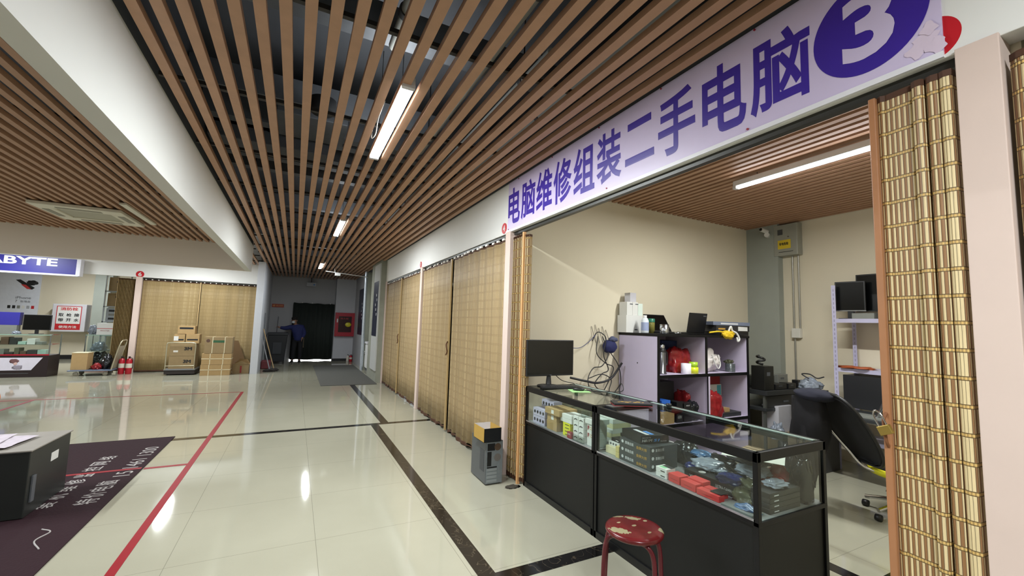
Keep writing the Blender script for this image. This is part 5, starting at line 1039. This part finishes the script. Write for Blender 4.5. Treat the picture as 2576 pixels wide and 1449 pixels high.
# ================================================================ PERSON
def skin(name, joints, edges, mat, parent, sub=2):
    me = bpy.data.meshes.new(name); names = list(joints); idx = {n: i for i, n in enumerate(names)}
    me.from_pydata([joints[n][:3] for n in names], [(idx[a], idx[c]) for a, c in edges], [])
    o = bpy.data.objects.new(name, me); COL.objects.link(o); md = o.modifiers.new('s', 'SKIN'); md.use_smooth_shade = True
    sv = me.skin_vertices[0].data
    for i, n in enumerate(names): r = joints[n][3]; sv[i].radius = r if isinstance(r, tuple) else (r, r)
    sv[0].use_root = True; ms = o.modifiers.new('u', 'SUBSURF'); ms.levels = sub; ms.render_levels = sub
    bpy.context.view_layer.update(); m2 = bpy.data.meshes.new_from_object(o.evaluated_get(bpy.context.evaluated_depsgraph_get()))
    bpy.data.objects.remove(o); m2.materials.clear(); m2.materials.append(mat)
    for p in m2.polygons: p.use_smooth = True
    o = bpy.data.objects.new(name, m2); COL.objects.link(o); o.parent = parent; return o
t = T('person', 'person in dark blue jacket and white face mask holding a pole at the bin', 'person', (.08, 17.45, 0))
J = dict(pelvis=(.06, 0, .90, .14), belly=(.05, 0, 1.05, .165), chest=(.02, -.01, 1.23, (.19, .15)), neck=(-.06, -.03, 1.40, .055), head=(-.10, -.06, 1.50, .085), crown=(-.11, -.07, 1.60, .075),
         shR=(-.17, -.02, 1.30, .06), elR=(-.38, -.08, 1.24, .045), wrR=(-.56, -.12, 1.27, .032), shL=(.18, 0, 1.30, .06), elL=(.26, .0, 1.06, .047), wrL=(.20, -.12, .90, .032),
         hiR=(-.03, 0, .84, .09), knR=(-.07, -.02, .46, .062), anR=(-.08, .02, .09, .042), toR=(-.10, -.14, .035, .035), hiL=(.14, 0, .84, .09), knL=(.16, -.02, .46, .062), anL=(.15, .02, .09, .042), toL=(.16, -.14, .035, .035))
Eg = [('pelvis', 'belly'), ('belly', 'chest'), ('chest', 'neck'), ('neck', 'head'), ('head', 'crown'), ('chest', 'shR'), ('shR', 'elR'), ('elR', 'wrR'), ('chest', 'shL'), ('shL', 'elL'), ('elL', 'wrL'), ('pelvis', 'hiR'), ('hiR', 'knR'), ('knR', 'anR'), ('anR', 'toR'), ('pelvis', 'hiL'), ('hiL', 'knL'), ('knL', 'anL'), ('anL', 'toL')]
# hands: palm and five curled fingers each
def hand(J, Eg, w_, px, py, pz, dx, dz, s):
    J[w_ + 'palm'] = (px, py, pz, .026); Eg.append((w_, w_ + 'palm'))
    for k in range(4):
        a = (px + dx * .045 , py - .03 + .018 * k, pz + dz * .045 + .004 * k); c = (px + dx * .065, py - .05 + .014 * k, pz + dz * .075 - .01)
        J[w_ + 'f%da' % k] = a + (.009,); J[w_ + 'f%db' % k] = c + (.008,); Eg += [(w_ + 'palm', w_ + 'f%da' % k), (w_ + 'f%da' % k, w_ + 'f%db' % k)]
    J[w_ + 'ta'] = (px + .01, py - .035, pz + .03 * s, .011); J[w_ + 'tb'] = (px + dx * .03, py - .055, pz + .045 * s, .009); Eg += [(w_ + 'palm', w_ + 'ta'), (w_ + 'ta', w_ + 'tb')]
hand(J, Eg, 'wrR', -.61, -.13, 1.28, -1, 0, 1); hand(J, Eg, 'wrL', .18, -.17, .86, 0, -1, 1)
SK = M('skin', '8d6a55', .6); skin('body', J, Eg, SK, t, 2)
up_ = {k: v for k, v in J.items() if k in ('pelvis', 'belly', 'chest', 'neck', 'shR', 'elR', 'wrR', 'shL', 'elL', 'wrL')}
gr = lambda r, g: tuple(x + g for x in r) if isinstance(r, tuple) else r + g
jk = {k: v[:3] + (gr(v[3], (.05 if k == 'pelvis' else .035) if k not in ('wrR', 'wrL') else .016),) for k, v in up_.items()}; jk['hem'] = (.06, 0, .76, .19)
jk = {'hem': jk.pop('hem'), **jk}; jk['neck'] = (-.05, -.02, 1.36, .08)
skin('jacket', jk, [e for e in Eg if e[0] in jk and e[1] in jk] + [('hem', 'pelvis')], M('jacket_blue', '1c2458', .8, var=.2), t, 2)
tr = {k: J[k][:3] + (gr(J[k][3], .022 if k != 'pelvis' else -.01),) for k in ('pelvis', 'hiR', 'knR', 'anR', 'hiL', 'knL', 'anL')}
skin('trousers', tr, [e for e in Eg if e[0] in tr and e[1] in tr], M('trouser_black', '15161b', .85), t, 2)
MB().blob((-.105, -.055, 1.61), (.098, .10, .075), M('hair_dark', '17130f', .9, var=.4, nscale=50), 3, .08).build('hair', t)
MB().blob((-.13, -.135, 1.475), (.055, .035, .045), M('mask_white', 'b9c0c6', .7), 4, .04).build('face_mask', t)
for s in (-1, 1):
    MB().blob((-.14 + s * .03, -.137, 1.555), (.011, .006, .006), INK, 1, 0).build('eye', t)
    MB().blob((-.10 + s * .088, -.05, 1.53), (.012, .02, .03), SK, 1, .1).build('ear', t)
    q = (-.09, .155)[s > 0]; MB().blob((q, -.06, .045), (.05, .14, .045), BLKP, 2, .05, flat=-.044).build('shoe', t)
tag(MB().cyl((-.56, 17.28, 1.10), (-.54, 17.27, 1.66), .014, M('pole_grey', '55565c', .5), 8).build('short_pole'), 'short dark pole held upright over the bin by the person', 'pole')
